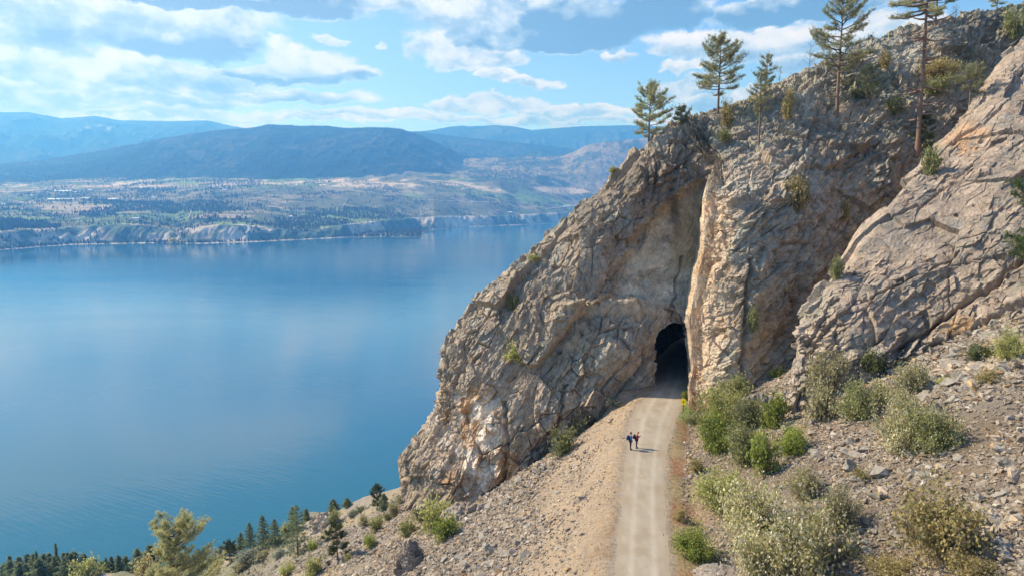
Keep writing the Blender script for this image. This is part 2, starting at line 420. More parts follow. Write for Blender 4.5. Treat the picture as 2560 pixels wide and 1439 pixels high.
def build_path():
    ys = np.arange(-20, 124, .4); n = 15; V = []
    for k in range(n):
        t = k/(n-1); x = xl(ys)*(1-t)+xr(ys)*t
        if k in (0, n-1):
            j = .22*fbm(np.stack([ys/.9, ys*0+k, ys*0], -1), 3, 50); x = x+j
        V.append(np.stack([x, ys, np.full_like(ys, .006)+.04*math.sin(math.pi*t)], -1))
    V = np.stack(V, 0)
    m, g, b = new_mat('path_material', .95, .1)
    p = posn(g); q = g.v('MULTIPLY', p, (1, .18, 1))
    n1 = g.noise(q, 1.0, 5, .6); n2 = g.noise(p, 26, 4, .7); n3 = g.noise(p, .5, 4, .6)
    c = g.ramp(n1, [(.3, (.37, .32, .26)), (.5, (.42, .37, .305)), (.7, (.47, .415, .35))])
    c = g.mix(g.m('MULTIPLY', g.smooth(n3, .45, .65), .75), c, (.36, .295, .225))
    c = g.mix(1.0, c, g.ramp(n2, [(.3, .8), (.7, 1.15)]), 'MULTIPLY')
    U = g.sep(attr(g))[0]
    tr = g.m('ADD', g.smooth(g.m('ABSOLUTE', g.m('SUBTRACT', U, .30)), .11, .0), g.smooth(g.m('ABSOLUTE', g.m('SUBTRACT', U, .72)), .11, .0))
    tr = g.m('MULTIPLY', tr, g.m('MULTIPLY_ADD', n1, .9, .1))
    c = g.mix(g.m('MULTIPLY', tr, .55), g.mix(1.0, c, (.86, .84, .80), 'MULTIPLY'), (.52, .46, .385))
    ed = g.smooth(g.m('ADD', g.m('ABSOLUTE', g.m('SUBTRACT', U, .5)), g.m('MULTIPLY', g.m('SUBTRACT', g.noise(p, 2.2, 5, .7), .5), .30)), .36, .50)
    c = g.mix(g.m('MULTIPLY', ed, .8), c, (.33, .26, .185))
    peb = g.smooth(g.noise(p, 9, 3, .8), .60, .70); c = g.mix(g.m('MULTIPLY', peb, .35), c, (.25, .21, .17))
    g.l.new(c, b.inputs['Base Color']); bump(g, b, n2, .5, .04)
    UV = np.zeros(V.shape); UV[..., 0] = np.linspace(0, 1, n)[:, None]
    return tag(obj('path', mesh('path', V.reshape(-1, 3), gridfaces(n, len(ys)), m, UV.reshape(-1, 3))), kind='structure')
path = build_path()

# ------------------------------------------------------------------ the cliff with the tunnel
PAIRS = [((1000,1275),(1012,1235)),((1040,1272),(1016,1150)),((1090,1270),(1060,1085)),((1140,1268),(1108,1020)),((1190,1265),(1113,940)),
 ((1240,1262),(1112,868)),((1290,1240),(1160,790)),((1350,1190),(1215,730)),((1410,1150),(1290,672)),((1480,1090),(1345,620)),
 ((1540,1040),(1400,558)),((1590,1010),(1450,505)),((1640,1000),(1510,455)),((1670,1010),(1560,403)),((1690,1030),(1640,335)),((1708,1040),(1715,295)),((1738,1050),(1782,270)),
 ((1810,1060),(1812,263)),((1900,1080),(1838,257)),((1990,1090),(1870,250)),((2080,1000),(1940,212)),((2160,880),(2040,160)),
 ((2250,760),(2150,112)),((2350,600),(2250,78)),((2450,450),(2330,62)),((2550,300),(2420,35)),((2640,200),(2500,18)),((2720,100),(2600,-5)),((2800,0),(2750,-60))]
SIL = [((1012,1235),92),((1016,1150),92),((1060,1085),91),((1110,1000),91.5),((1113,865),93),((1160,790),94),((1250,700),95),((1345,620),96.5),
 ((1400,558),97),((1510,455),99),((1590,380),101),((1640,335),103),((1730,288),106),((1800,265),109),((1870,250),111),((1940,212),113),((2040,160),116),((2150,112),121),
 ((2250,78),126),((2420,35),133),((2600,-5),140),((2750,-60),146)]
A_IN = [((1060,1180),88),((1040,1270),87),((1150,1150),86),((1150,1260),84.5),((1250,1255),83),((1180,950),87.5),((1260,1100),84),
 ((1250,850),89.5),((1200,800),91.5),((1350,1180),83.5),((1400,1140),84),((1350,1000),84.5),((1450,1090),84),((1350,800),88.5),((1330,700),92),((1450,900),85),((1540,1030),86),
 ((1540,860),84.5),((1600,990),87.5),((1590,860),85.5),((1640,900),88.5),((1640,790),88.5),((1540,745),90),((1450,765),88.5),((1680,780),89.5),
 ((1700,980),89.5),((1450,650),91),((1550,600),93.5),((1650,650),93.5),((1700,700),92.5),((1600,480),94.5),((1700,500),95.5),((1500,540),93.5),
 ((1740,600),94),((1750,450),97),((1700,380),100),((1620,420),96.5)]
B_IN = [((1728,1035),78),((1790,1040),75.8),((1730,900),82.5),((1795,900),78.3),((1725,800),84),((1795,800),80),((1755,650),87),((1820,650),82),((1765,500),91),((1835,500),86),((1790,430),93),((1860,1000),76.5),((1860,850),78),
 ((1850,700),79.5),((1850,550),84),((1880,430),91),((1950,1000),78.5),((1950,850),81),((1980,700),83),((2000,560),87),((2000,420),93),
 ((2080,1000),82),((2100,700),89),((2150,550),92),((2200,420),97),((1900,350),98),((1800,350),99),((2100,285),105),((2290,330),103),
 ((2250,760),91),((2350,600),96),((2450,450),102),((2550,300),112),((2400,250),112),((2250,200),113),((2640,200),124),((2100,190),112),((2350,130),120),((1700,400),99)]
fA = tps([p for p, _ in SIL+A_IN], [y for _, y in SIL+A_IN])
fB = tps([p for p, _ in SIL[9:]+B_IN], [y for _, y in SIL[9:]+B_IN])
EDGE = np.array([(300,1700),(400,1775),(440,1772),(500,1757),(580,1752),(660,1740),(740,1723),(820,1718),(900,1721),(980,1723),(1040,1726),(1100,1728)], float)
def edge_x(py): return np.interp(py, EDGE[:, 0], EDGE[:, 1])
def cliff_depth(px, py):
    ex = edge_x(py); w = 7+70*sstep(-py, -440, -330)
    jag = 6*vnoise(np.stack([py/40, 0*py, 0*py], -1), 77)
    t = sstep(px, ex+jag-w, ex+jag+w)
    # the hollow above the tunnel: rock has fallen away under a slanting lip
    lx = np.interp(py, [440, 480, 540, 620, 700, 760], [1770, 1690, 1625, 1560, 1505, 1470])
    j2 = 10*vnoise(np.stack([py/30, 0*py, 0*py+9], -1), 79)+4*vnoise(np.stack([py/8, 0*py, 0*py+9], -1), 80)
    hol = sstep(px-lx-j2, -8, 34)*(1-sstep(py, 750, 785))*sstep(py, 430, 470)
    return (fA(px, py)+2.3*hol)*(1-t)+fB(px, py)*t
def frame(t):
    t = np.array(t, float); t /= np.linalg.norm(t); u = np.cross(t, (0, 0, 1)); u /= np.linalg.norm(u); return t, u, np.cross(t, u)
def strat(V, t, k):
    t, u, w = frame(t); return np.stack([V@t/k, V@u, V@w], -1)

def build_cliff():
    nc, nrow, nb = 1160, 600, 16
    B = resample([p[0] for p in PAIRS], 4000); S = resample([p[1] for p in PAIRS], 4000)
    # keep the pairing: parametrise both polylines by pair index, columns even along the silhouette
    Sp = np.array([p[1] for p in PAIRS], float); Bp = np.array([p[0] for p in PAIRS], float)
    dS = np.r_[0, np.cumsum(.6*np.hypot(*np.diff(Sp, axis=0).T)+.4*np.hypot(*np.diff(Bp, axis=0).T))]
    dd = np.diff(dS); dd[15] *= 3.2; dd[16] *= 1.5; dS = np.r_[0, np.cumsum(dd)]   # the wall beside the tunnel is seen edge-on
    s = np.interp(np.linspace(0, dS[-1], nc), dS, np.arange(len(Sp)))
    k = np.arange(len(Sp))
    S = np.stack([np.interp(s, k, Sp[:, 0]), np.interp(s, k, Sp[:, 1])], -1)
    B = np.stack([np.interp(s, k, Bp[:, 0]), np.interp(s, k, Bp[:, 1])], -1)
    t = np.linspace(0, 1, nrow)[:, None, None]
    PX = B[None]*(1-t)+S[None]*t
    px, py = PX[..., 0], PX[..., 1]
    Y = cliff_depth(px, py)
    tt = t[..., 0]; dist = np.hypot(*(S-B).T)[None]*(1-tt)      # pixels from the skyline
    Y = Y+2.2*np.clip(1-dist/38, 0, 1)**2                        # rounded shoulders
    V = pt(px, py, Y)
    # the back of the outcrop
    top = V[-1]; back = []
    ad = np.stack([top[:, 0]/top[:, 1], np.ones(nc), np.zeros(nc)], -1)
    for q in range(1, nb+1):
        r = q/nb; back.append(top+ad*(30*r**1.6)+np.array([0, 0, -26*r**2.2-.3*r]))
    V = np.concatenate([V, np.stack(back)], 0)
    pxx = np.concatenate([px, np.repeat(px[-1:], nb, 0)]); pyy = np.concatenate([py, np.repeat(py[-1:], nb, 0)])
    nr = nrow+nb
    N = normals(V, nr, nc)
    if N[300, 300, 1] > 0: N = -N
    Ns = blur(blur(N, 8, 0), 8, 1); Ns /= np.linalg.norm(Ns, axis=-1, keepdims=True)
    isB = sstep(pxx, edge_x(pyy)-10, edge_x(pyy)+40)
    wv = np.stack([fbm(V/6, 2, 1), fbm(V/6, 2, 2), fbm(V/6, 2, 3)], -1)
    Vw = V+wv*.40
    qa = strat(Vw, (.45, .25, .85), 1.7); qb = strat(Vw, (.80, .25, .55), 2.0)
    q = qa*(1-isB[..., None])+qb*isB[..., None]
    lx = np.interp(pyy, [440, 480, 540, 620, 700, 760], [1770, 1690, 1625, 1560, 1505, 1470])+18*fbm(V/3, 3, 66)
    recess = sstep(pxx-lx, 0, 40)*(1-sstep(pyy, 740, 800))*sstep(pyy, 440, 500)*(1-isB)
    wall = np.exp(-((pxx-edge_x(pyy)-2)/16)**2)*sstep(pyy, 430, 480)
    mouth = ell(pxx, pyy, 1672, 880, 62, 100, .35)*(1-isB)
    amp = (1-.78*recess)*(1-.6*wall)*(1-.35*mouth)
    upper = sstep(-pyy, -420, -250)*isB
    big, e1 = facet(strat(Vw, (.5, .2, .8), 1.7)/6.5, 11)
    f2, e2 = facet(q/2.1, 23, 1.3)
    f3, e3 = facet((q+.15*wv)/.8, 41, 1.3)
    pl1 = plates(q/np.array([3.2, 5.2, 3.6]), 31); pl2 = plates((q+.2*wv)/np.array([1.3, 1.9, 1.4]), 37, .16)
    f4, e4 = facet(strat(V, (.4, .3, .8), 1.3)/.34, 59)
    rgh = .62+.5*sstep(fbm(V/7, 2, 131), -.35, .35)
    d = amp*(1.15*big*(1-.3*isB)+rgh*(.50*f2+.23*f3+.115*f4+.34*pl1+.14*pl2))
    d += amp*.25*ridged(q/7.5, 2, 5)+.5*fbm(V/9, 2, 8)+amp*.05*fbm(V/.35, 2, 61)
    msk = sstep(fbm(V/4, 2, 19), -.1, .3)
    d -= amp*msk*(.40*np.exp(-(e2/.035)**2))
    d += recess*.25*fbm(q/1.2, 5, 88)
    # long seam above the tunnel, gully lines on the second buttress
    def seam(pl, w, depth):
        P = np.array(pl, float); x = np.interp(pyy, P[:, 1], P[:, 0], left=-999, right=-999)
        x = x+4*vnoise(np.stack([pyy/14, 0*pyy, 0*pyy], -1), 5)
        return -depth*np.exp(-((pxx-x)/w)**2)*((pyy > P[0, 1]) & (pyy < P[-1, 1]))
    d += seam([(1705,640),(1690,700),(1683,760),(1676,805)], 3.0, .7)
    d += seam([(1760,300),(1765,360),(1778,420)], 9, 1.0)
    d += seam([(1880,640),(1872,760),(1862,900),(1850,1010)], 7, 1.1)*1
    d += seam([(1420,960),(1390,1060),(1370,1150)], 6, .8)
    d += seam([(1262,1000),(1268,1100),(1255,1240)], 5, .9)
    # ledge above the lower block by the tunnel
    d += 1.6*np.exp(-((pyy-(775+.0*pxx))/10)**2)*ell(pxx, pyy, 1520, 775, 95, 40, .4)
    V2 = V+Ns*d[..., None]
    V2[..., 2] += .10*f3*amp
    # --- colour of the stone, with shade painted in at the lip
    n1 = fbm(V/6, 4, 101); n2 = fbm(V/1.7, 4, 103); n3 = fbm(q/2.2, 3, 105); n4 = fbm(V/.6, 3, 107)
    c = lerp(np.broadcast_to(np.array([.335, .28, .225]), V.shape), np.array([.40, .33, .26]), sstep(n1, -.3, .3))
    c = lerp(c, np.array([.34, .32, .275]), sstep(n3+.3*isB, 0, .5)*.8)
    c = lerp(c, np.array([.27, .215, .16]), sstep(n2, .1, .5)*.5)
    c = lerp(c, np.array([.36, .345, .30]), upper*.5)
    ochre = np.array([.48, .36, .21]); pale = np.array([.60, .52, .40]); pink = np.array([.53, .42, .32]); white = np.array([.74, .66, .57])
    c = lerp(c, lerp(np.broadcast_to(pale, V.shape), ochre, sstep(n1+.4*n2, -.15, .3)), recess*.9)
    c = lerp(c, np.array([.33, .30, .25]), recess*sstep(n2+.6*sstep(pyy, 600, 740)-.2, .0, .4)*.7)
    c = lerp(c, np.array([.20, .155, .115]), ell(pxx, pyy, 1610, 470, 80, 60, .6)*(1-recess)*.6)  # shade of the overhanging lip, painted into the rock colour
    W = np.clip(ell(pxx, pyy, 1175, 1110, 85, 150, .45)+.9*ell(pxx, pyy, 1240, 1180, 60, 90, .4), 0, 1)
    c = lerp(c, lerp(np.broadcast_to(np.array([.48, .36, .26]), V.shape), white, sstep(n2+.4*n1, -.15, .25)), W*.85)
    c = lerp(c, white*1.05, np.clip(ell(pxx, pyy, 1200, 1050, 55, 65, .5)+ell(pxx, pyy, 1215, 1190, 30, 50, .6), 0, 1)*sstep(n2, -.5, .0))
    c = lerp(c, np.array([.45, .26, .12]), W*sstep(n3-.2*n1, .12, .4)*.85)
    face = (sstep(pxx, edge_x(pyy)-4, edge_x(pyy)+4)*(1-sstep(pxx+22*n2, edge_x(pyy)+50, edge_x(pyy)+105)))*sstep(pyy, 470, 520)
    low = ell(pxx, pyy, 1810, 900, 95, 150, .5)*isB
    c = lerp(c, lerp(np.broadcast_to(pink, V.shape), np.array([.46, .33, .22]), sstep(n2, 0, .4)), np.clip(face+low*sstep(n2+.3*n3, -.1, .25)*.8, 0, 1)*.9)
    for cx, cy, rx, ry, k in ((1500,770,100,28,.8),(2140,280,110,22,.8),(2180,160,60,28,.7),(2200,215,50,15,.5),(1600,945,60,40,.4),(1350,1010,60,50,.3)):
        c = lerp(c, np.array([.52, .42, .32]), ell(pxx, pyy, cx, cy, rx, ry, .5)*sstep(n2+.5*n4, -.3, .2)*k)
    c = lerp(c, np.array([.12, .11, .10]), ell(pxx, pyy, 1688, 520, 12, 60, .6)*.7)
    c = lerp(c, np.array([.24, .25, .12]), upper*sstep(n1, .1, .4)*.35)
    c = c*(1+.16*n4[..., None])*np.array([1.02, .98, .92])*(1+.38*fbm(V/11, 2, 171))[..., None]
    # tunnel mouth
    ex = edge_x(pyy)
    lf = np.interp(pyy, [800, 812, 830, 865, 930, 985, 1100], [1692, 1666, 1648, 1638, 1633, 1630, 1628])
    hole = (pyy > 806) & (pxx > lf) & (pxx < ex-3) & (np.arange(nr)[:, None] < nrow-5)
    hf = hole[:-1, :-1] & hole[1:, :-1] & hole[:-1, 1:] & hole[1:, 1:]
    me = mesh('cliff', V2.reshape(-1, 3), gridfaces(nr, nc, ~hf), M_ROCK, np.clip(c, .02, .9).reshape(-1, 3), False)
    o = obj('cliff', me); tag(o, kind='structure')
    return o
cliff = build_cliff()

def build_tunnel():
    # a rough bore that follows the path, bending out of sight
    ys = np.r_[86.6, np.arange(87.2, 128, .7)]; n = 72; V = []
    for y in ys:
        cx = (xl(y)+xr(y))/2-.25; w = 3.0
        yy = []
        for k in range(n):
            a = -math.pi*.16+(math.pi*1.32)*k/(n-1)
            x = w*math.cos(a)*(1 if a < math.pi/2 else 1.3); z = 3.6+6.4*math.sin(a)
            yy.append((cx+x, y+max(z, 0)*.24*(y < 100), z))
        V.append(yy)
    V = np.array(V); d, e = facet(V/1.6, 5); d2, _ = facet(V/.6, 9)
    ctr = V.mean(1, keepdims=True); r = V-ctr; r[..., 1] = 0; r /= np.linalg.norm(r, axis=-1, keepdims=True)
    V = V+r*(.5*d+.2*d2+.15)[..., None]
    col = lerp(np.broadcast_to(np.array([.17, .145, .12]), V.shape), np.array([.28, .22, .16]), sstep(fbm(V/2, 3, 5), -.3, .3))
    nr = len(ys)
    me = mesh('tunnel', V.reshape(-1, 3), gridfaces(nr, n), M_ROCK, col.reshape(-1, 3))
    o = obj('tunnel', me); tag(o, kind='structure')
    # the bore carries on round a bend: an added plug keeps its inside dark
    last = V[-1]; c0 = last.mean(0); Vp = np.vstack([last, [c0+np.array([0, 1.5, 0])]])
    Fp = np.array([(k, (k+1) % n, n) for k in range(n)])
    m2 = mesh('added_tunnel_plug', Vp, Fp, M_ROCK, np.full((n+1, 3), .15)); tag(obj('added_tunnel_plug', m2), kind='structure')
build_tunnel()

# ------------------------------------------------------------------ the smooth slab on the right
CP_ = [((1955,1088),(1962,1020)),((2010,1085),(1975,930)),((2070,1068),(1990,850)),((2130,1045),(2010,770)),((2200,1020),(2060,710)),((2280,1000),(2110,640)),
 ((2360,985),(2130,590)),((2440,955),(2200,510)),((2520,930),(2290,420)),((2600,900),(2390,310)),((2700,870),(2440,235)),((2800,850),(2510,140)),((2900,830),(2590,60)),((3000,800),(2700,-40)),((3100,780),(2820,-140))]
C_D = [((1962,1040),63),((1975,930),64.5),((1990,850),66.5),((2010,770),68),((2110,640),71),((2130,590),72),((2200,510),74),((2290,420),78),((2390,310),82),((2440,235),85),
 ((2510,140),89),((2590,60),93),((2700,-40),99),((2820,-140),104),((1955,1085),61),((2010,1085),60.5),((2130,1040),60),((2280,990),59),((2440,940),57),((2560,910),53),((2800,840),48),((2080,900),62.5),((2100,800),64),
 ((2200,800),63.5),((2350,700),65),((2350,860),61.5),((2450,800),60.8),((2480,870),58.5),((2500,700),62),((2500,500),69),((2500,300),79),((2600,600),64),((2700,500),66),((2700,300),76),((2900,500),64),((3000,780),46)]
fC = tps([p for p, _ in C_D], [y for _, y in C_D])
def build_slab():
    nc, nrow, nb = 780, 520, 14
    Sp = np.array([p[1] for p in CP_], float); Bp = np.array([p[0] for p in CP_], float)
    dS = np.r_[0, np.cumsum(np.hypot(*np.diff(Sp, axis=0).T))]; k = np.arange(len(Sp))
    s = np.interp(np.linspace(0, dS[-1], nc), dS, k)
    S = np.stack([np.interp(s, k, Sp[:, 0]), np.interp(s, k, Sp[:, 1])], -1)
    B = np.stack([np.interp(s, k, Bp[:, 0]), np.interp(s, k, Bp[:, 1])], -1)
    t = np.linspace(0, 1, nrow)[:, None, None]
    PX = B[None]*(1-t)+S[None]*t; px, py = PX[..., 0], PX[..., 1]
    Y = fC(px, py); dist = np.hypot(*(S-B).T)[None]*(1-t[..., 0])
    Y = Y+2.0*np.clip(1-dist/40, 0, 1)**2
    V = pt(px, py, Y); top = V[-1]; back = []
    ad = np.stack([top[:, 0]/top[:, 1], np.ones(nc), np.zeros(nc)], -1)
    for q in range(1, nb+1):
        r = q/nb; back.append(top+ad*(9*r**1.5)+np.array([.5, 0, -9*r**1.8-.2*r]))
    V = np.concatenate([V, np.stack(back)], 0); nr = nrow+nb
    pxx = np.concatenate([px, np.repeat(px[-1:], nb, 0)]); pyy = np.concatenate([py, np.repeat(py[-1:], nb, 0)])
    N = normals(V, nr, nc)
    if N[200, 300, 1] > 0: N = -N
    Ns = blur(blur(N, 8, 0), 8, 1); Ns /= np.linalg.norm(Ns, axis=-1, keepdims=True)
    wv = np.stack([fbm(V/4, 2, 1), fbm(V/4, 2, 2), fbm(V/4, 2, 3)], -1); Vw = V+wv*.35
    q = strat(Vw, (.75, .35, .55), 1.8)
    f1, e1 = facet(q/4.2, 7); f2, e2 = facet(q/1.5, 23); f3, e3 = facet((q+.1*wv)/.55, 41)
    # the band of loose blocks at the foot, and the overhang above it
    band = ell(pxx, pyy, 2330, 905, 200, 60, .5)+ell(pxx, pyy, 1990, 1050, 60, 90, .5)+.7*ell(pxx, pyy, 2050, 860, 60, 80, .5)
    band = np.clip(band, 0, 1)
    pl1 = plates(q/np.array([2.6, 2.6, 1.7]), 31); pl2 = plates((q+.1*wv)/np.array([.9, .9, .5]), 37, .2)
    rough = sstep(fbm(V/5, 2, 91), -.25, .25)
    d = .50*f1+.21*f2*(.4+rough)+.10*f3*(.5+rough)+.14*pl1*rough+.25*ridged(q/6, 2, 77)+.5*fbm(V/7, 3, 8)+.035*fbm(V/.3, 2, 9)+band*(.7*f2+.3*f3+.4*pl1)+.06*fbm(q/.8, 4, 12)
    d -= .10*np.exp(-(e1/.03)**2)*rough+band*.3*np.exp(-(e2/.05)**2)
    pit = sstep(vnoise(Vw/.9, 71), .62, .8)*sstep(fbm(V/6, 2, 72), -.15, .3); d -= .45*pit
    def crack(pl, w, depth):
        P = np.array(pl, float); y = np.interp(pxx, P[:, 0], P[:, 1], left=-9999, right=-9999)
        y = y+5*vnoise(np.stack([pxx/16, 0*pxx, 0*pxx], -1), 6)
        return -depth*np.exp(-((pyy-y)/w)**2)
    d += crack([(2250,870),(2320,830),(2400,770),(2470,720),(2560,660)], 6, 1.1)
    d += crack([(2300,880),(2420,850),(2480,800),(2560,760),(2700,700)], 8, 1.2)
    d += crack([(2150,760),(2230,730),(2300,690),(2400,640)], 2.5, .5)
    d += crack([(2380,360),(2440,330),(2520,260),(2600,240)], 3, .5)
    d += crack([(2200,560),(2300,520),(2420,440)], 2.5, .4)
    under = ell(pxx, pyy, 2500, 885, 130, 40, .4); d -= 1.6*under
    V2 = V+Ns*d[..., None]
    n1 = fbm(V/5, 4, 101); n2 = fbm(V/1.4, 4, 103); n3 = fbm(q/1.8, 3, 105); n4 = fbm(V/.4, 3, 107)
    c = lerp(np.broadcast_to(np.array([.315, .248, .195]), V.shape), np.array([.375, .292, .228]), sstep(n1, -.3, .3))
    c = lerp(c, np.array([.27, .235, .195]), sstep(n2+.3*n3, .0, .4)*.75)
    c = lerp(c, np.array([.44, .355, .285]), sstep(-n2+.2*n3, .1, .5)*.6)
    c = lerp(c, np.array([.50, .31, .18]), ell(pxx, pyy, 2350, 280, 40, 30, .7)*.7+.8*ell(pxx, pyy, 2420, 350, 55, 40, .6)*sstep(n2, -.2, .2))
    c = lerp(c, np.array([.29, .26, .215]), ell(pxx, pyy, 2030, 800, 60, 180, .5)*sstep(n1, -.4, .2)*.8)
    c = lerp(c, np.array([.50, .32, .17]), ell(pxx, pyy, 2430, 830, 80, 40, .5)*sstep(n2, -.2, .2)*.8)
    c = lerp(c, np.array([.46, .40, .33]), band*sstep(n3, -.1, .2)*.5)
    c = c*(1+.15*n4[..., None])
    me = mesh('rock_slope', V2.reshape(-1, 3), gridfaces(nr, nc), M_SLAB, np.clip(c, .02, .9).reshape(-1, 3), False)
    return tag(obj('rock_slope', me), kind='structure')
slab = build_slab()
# ------------------------------------------------------------------ lake
def build_lake():
    m, g, b = new_mat('water_material', .12, .5)
    p = posn(g)
    dep = g.noise(g.v('MULTIPLY', p, (1, .5, 1)), .0011, 3, .5)
    sh = g.smooth(g.sep(p)[1], 600, 250)
    c = g.mix(g.smooth(dep, .35, .65), (.014, .10, .195), (.020, .128, .24))
    c = g.mix(g.m('MULTIPLY', sh, .75), c, (.010, .10, .14))
    g.l.new(c, b.inputs['Base Color']); b.inputs['IOR'].default_value = 1.42
    # calm streaks and wind-ruffled water differ in gloss
    st = g.noise(g.v('MULTIPLY', p, (.45, 1.6, 1)), .004, 5, .6)
    g.l.new(g.m('MULTIPLY_ADD', g.smooth(st, .35, .65), .09, .03), b.inputs['Roughness'])
    rot = g.n.new('ShaderNodeVectorRotate'); rot.rotation_type = 'Z_AXIS'; g.put(rot.inputs['Vector'], p); rot.inputs['Angle'].default_value = R(28)
    q = rot.outputs[0]
    wv = g.n.new('ShaderNodeTexWave'); wv.wave_type = 'BANDS'; wv.bands_direction = 'Y'; wv.inputs['Scale'].default_value = .09
    wv.inputs['Distortion'].default_value = 7; wv.inputs['Detail'].default_value = 4; wv.inputs['Detail Scale'].default_value = .9
    g.put(wv.inputs['Vector'], g.v('MULTIPLY', q, (.35, 1, 1)))
    n1 = g.noise(g.v('MULTIPLY', q, (.25, 1, 1)), .22, 5, .6)
    n2 = g.noise(g.v('MULTIPLY', q, (.4, 1, 1)), .035, 3, .5)
    h = g.m('ADD', g.m('ADD', g.m('MULTIPLY', wv.outputs['Fac'], .14), g.m('MULTIPLY', n1, 1.0)), g.m('MULTIPLY', n2, 1.5))
    bump(g, b, h, .05, 2.0)
    xs = np.linspace(-30000, 30000, 61); ys = np.linspace(-3000, 30000, 34); X, Y = np.meshgrid(xs, ys)
    V = np.stack([X, Y, X*0+LAKE_Z], -1).reshape(-1, 3)
    return tag(obj('lake', mesh('lake', V, gridfaces(34, 61), m)), kind='structure')
build_lake()

# ------------------------------------------------------------------ the far shore, its benches and the mountains
SHORE = [(-700,650),(-300,640),(0,626),(100,617),(200,611),(390,608),(500,609),(650,605),(720,601),(860,594),(980,593),(1052,593),(1056,584),(1080,575),(1150,568),(1300,562),(1420,557),(1600,551),(2000,545),(2700,540)]
CBASE = [(860,594),(900,588),(950,583),(1000,578),(1052,574),(1085,574)]
CTOP = [(-700,590),(-300,580),(0,577),(100,572),(200,566),(320,560),(390,562),(450,578),(480,570),(560,561),(620,562),(660,566),(720,572),(800,572),(860,562),(950,552),(1000,547),(1100,541),(1200,540),(1300,537),(1420,530),(1600,524),(2000,520),(2700,520)]
# ridge lines: (silhouette), distance of the ridge, distance where it rises from
RIDGES = [
 ([(-700,250),(-300,262),(0,281),(110,280),(190,296),(270,289),(330,301),(470,303),(540,301),(600,315),(640,322),(700,345),(900,400)], 14000, 8600, 0),
 ([(-700,430),(-200,420),(0,412),(130,401),(250,381),(330,366),(400,352),(480,338),(550,327),(640,321),(690,311),(760,314),(830,315),(880,320),(970,318),(1010,322),(1060,340),(1110,362),(1150,382),(1200,402),(1300,430),(1400,470)], 7600, 5600, 1),
 ([(800,400),(900,340),(960,323),(1000,326),(1060,330),(1150,342),(1250,352),(1350,362),(1430,372),(1500,385),(1700,400)], 9600, 7300, 2),
 ([(600,345),(900,335),(1070,328),(1110,320),(1150,314),(1180,316),(1240,313),(1280,315),(1330,325),(1390,320),(1450,316),(1560,313),(1700,318),(2000,300),(2700,300)], 13200, 9800, 3),
 ([(800,500),(900,470),(960,442),(1000,421),(1060,403),(1150,396),(1300,392),(1400,391),(1430,380),(1460,364),(1500,356),(1590,346),(1800,335),(2200,330),(2700,330)], 7300, 4700, 4),
]
def sil_z(px, P, Y):
    P = np.array(P, float); py = np.interp(px, P[:, 0], P[:, 1]); _, az = pdir(px, py)
    return CZ+az*Y
def far_height(px, Y, X):
    sy = np.interp(px, *np.array(SHORE, float).T); _, az = pdir(px, sy); Ys = (LAKE_Z-CZ)/az
    P3 = np.stack([X, Y, 0*X], -1)
    Ys = Ys+35*fbm(P3/260, 2, 201)*(1-ell(px, 0*px, 1054, 0, 12, 1))
    ct = np.interp(px, *np.array(CTOP, float).T); _, az2 = pdir(px, ct)
    Yc = Ys+150; zc = CZ+az2*Yc
    cb = np.minimum(np.interp(px, *np.array(CBASE, float).T, left=9999, right=9999), sy-.001)
    Ysh = Ys; Ys = np.maximum(Ys+25*ell(px, 0*px, 430, 0, 50, 1), (LAKE_Z-CZ)/pdir(px, cb)[1])
    Yc = np.maximum(Yc, Ys+150); zc = CZ+pdir(px, np.interp(px, *np.array(CTOP, float).T))[1]*Yc
    t = (Y-Ys)/150
    gul = ridged(P3/np.array([60, 220, 1]), 3, 203)
    gul = gul*.7+.5*ridged(P3/np.array([22, 120, 1]), 2, 204)
    gul = gul+.45*fbm(P3/45, 3, 206)
    cl = LAKE_Z+2+(zc-LAKE_Z-2)*sstep(t+.22*gul*sstep(t, .15, .4), .10, 1.0)**.8
    cl = np.where(t < 0, np.where(Y < Ysh, LAKE_Z-3, LAKE_Z+1.2+np.clip((Y-Ysh)/80, 0, 3)), cl)
    # benches behind the cliffs climb to about y=445 in the picture at 5.6 km
    Ye = np.maximum(5600, Yc+700); zb = CZ+pdir(px, np.interp(px, [-700, 0, 500, 1000, 1300, 2700], [462, 458, 452, 450, 470, 470]))[1]*Ye
    bf = lambda yy: zc+(zb-zc)*np.clip((yy-Yc)/(Ye-Yc), 0, 1.3)**1.15
    u = np.clip((Y-Yc)/(Ye-Yc), 0, 1.3)
    bench = bf(Y)+14*fbm(P3/420, 3, 205)*sstep(u, 0, .1)+5*fbm(P3/110, 3, 207)*sstep(u, 0, .1)
    z = np.where(Y > Yc, bench, cl); which = np.full(z.shape, -1)
    for sil, Yr, Yb, k in RIDGES:
        Yr2 = Yr+(350 if k != 4 else 100)*vnoise(np.stack([px/260, 0*px, 0*px+k], -1), 210+k)
        H = sil_z(px, sil, Yr2); Yb = np.maximum(Yb, Yc+120); zb2 = bf(Yb)-8
        t = (Y-Yb)/(Yr2-Yb)
        prof = np.where(t < 1, np.clip(t, 0, 1)**1.15, np.maximum(1-.35*(t-1), .2))
        mid = np.clip(t, 0, 1)*np.clip(1.0-t, 0, 1)*4
        sc_ = (H-zb2)
        rid = ridged(P3/np.array([700, 900, 1])+k, 4, 220+k)
        zz = zb2+sc_*prof+mid*sc_*((.16 if k != 4 else .07)*rid+.05*fbm(P3/150, 3, 230+k))
        zz = np.where(t < 0, -1e4, zz)
        zz = zz+6*fbm(P3/np.array([60, 60, 1]), 2, 240+k)*np.clip(t, 0, 1)
        c = zz > z; z = np.where(c, zz, z); which = np.where(c, k, which)
    return z, which, t, u, Ys, Yc
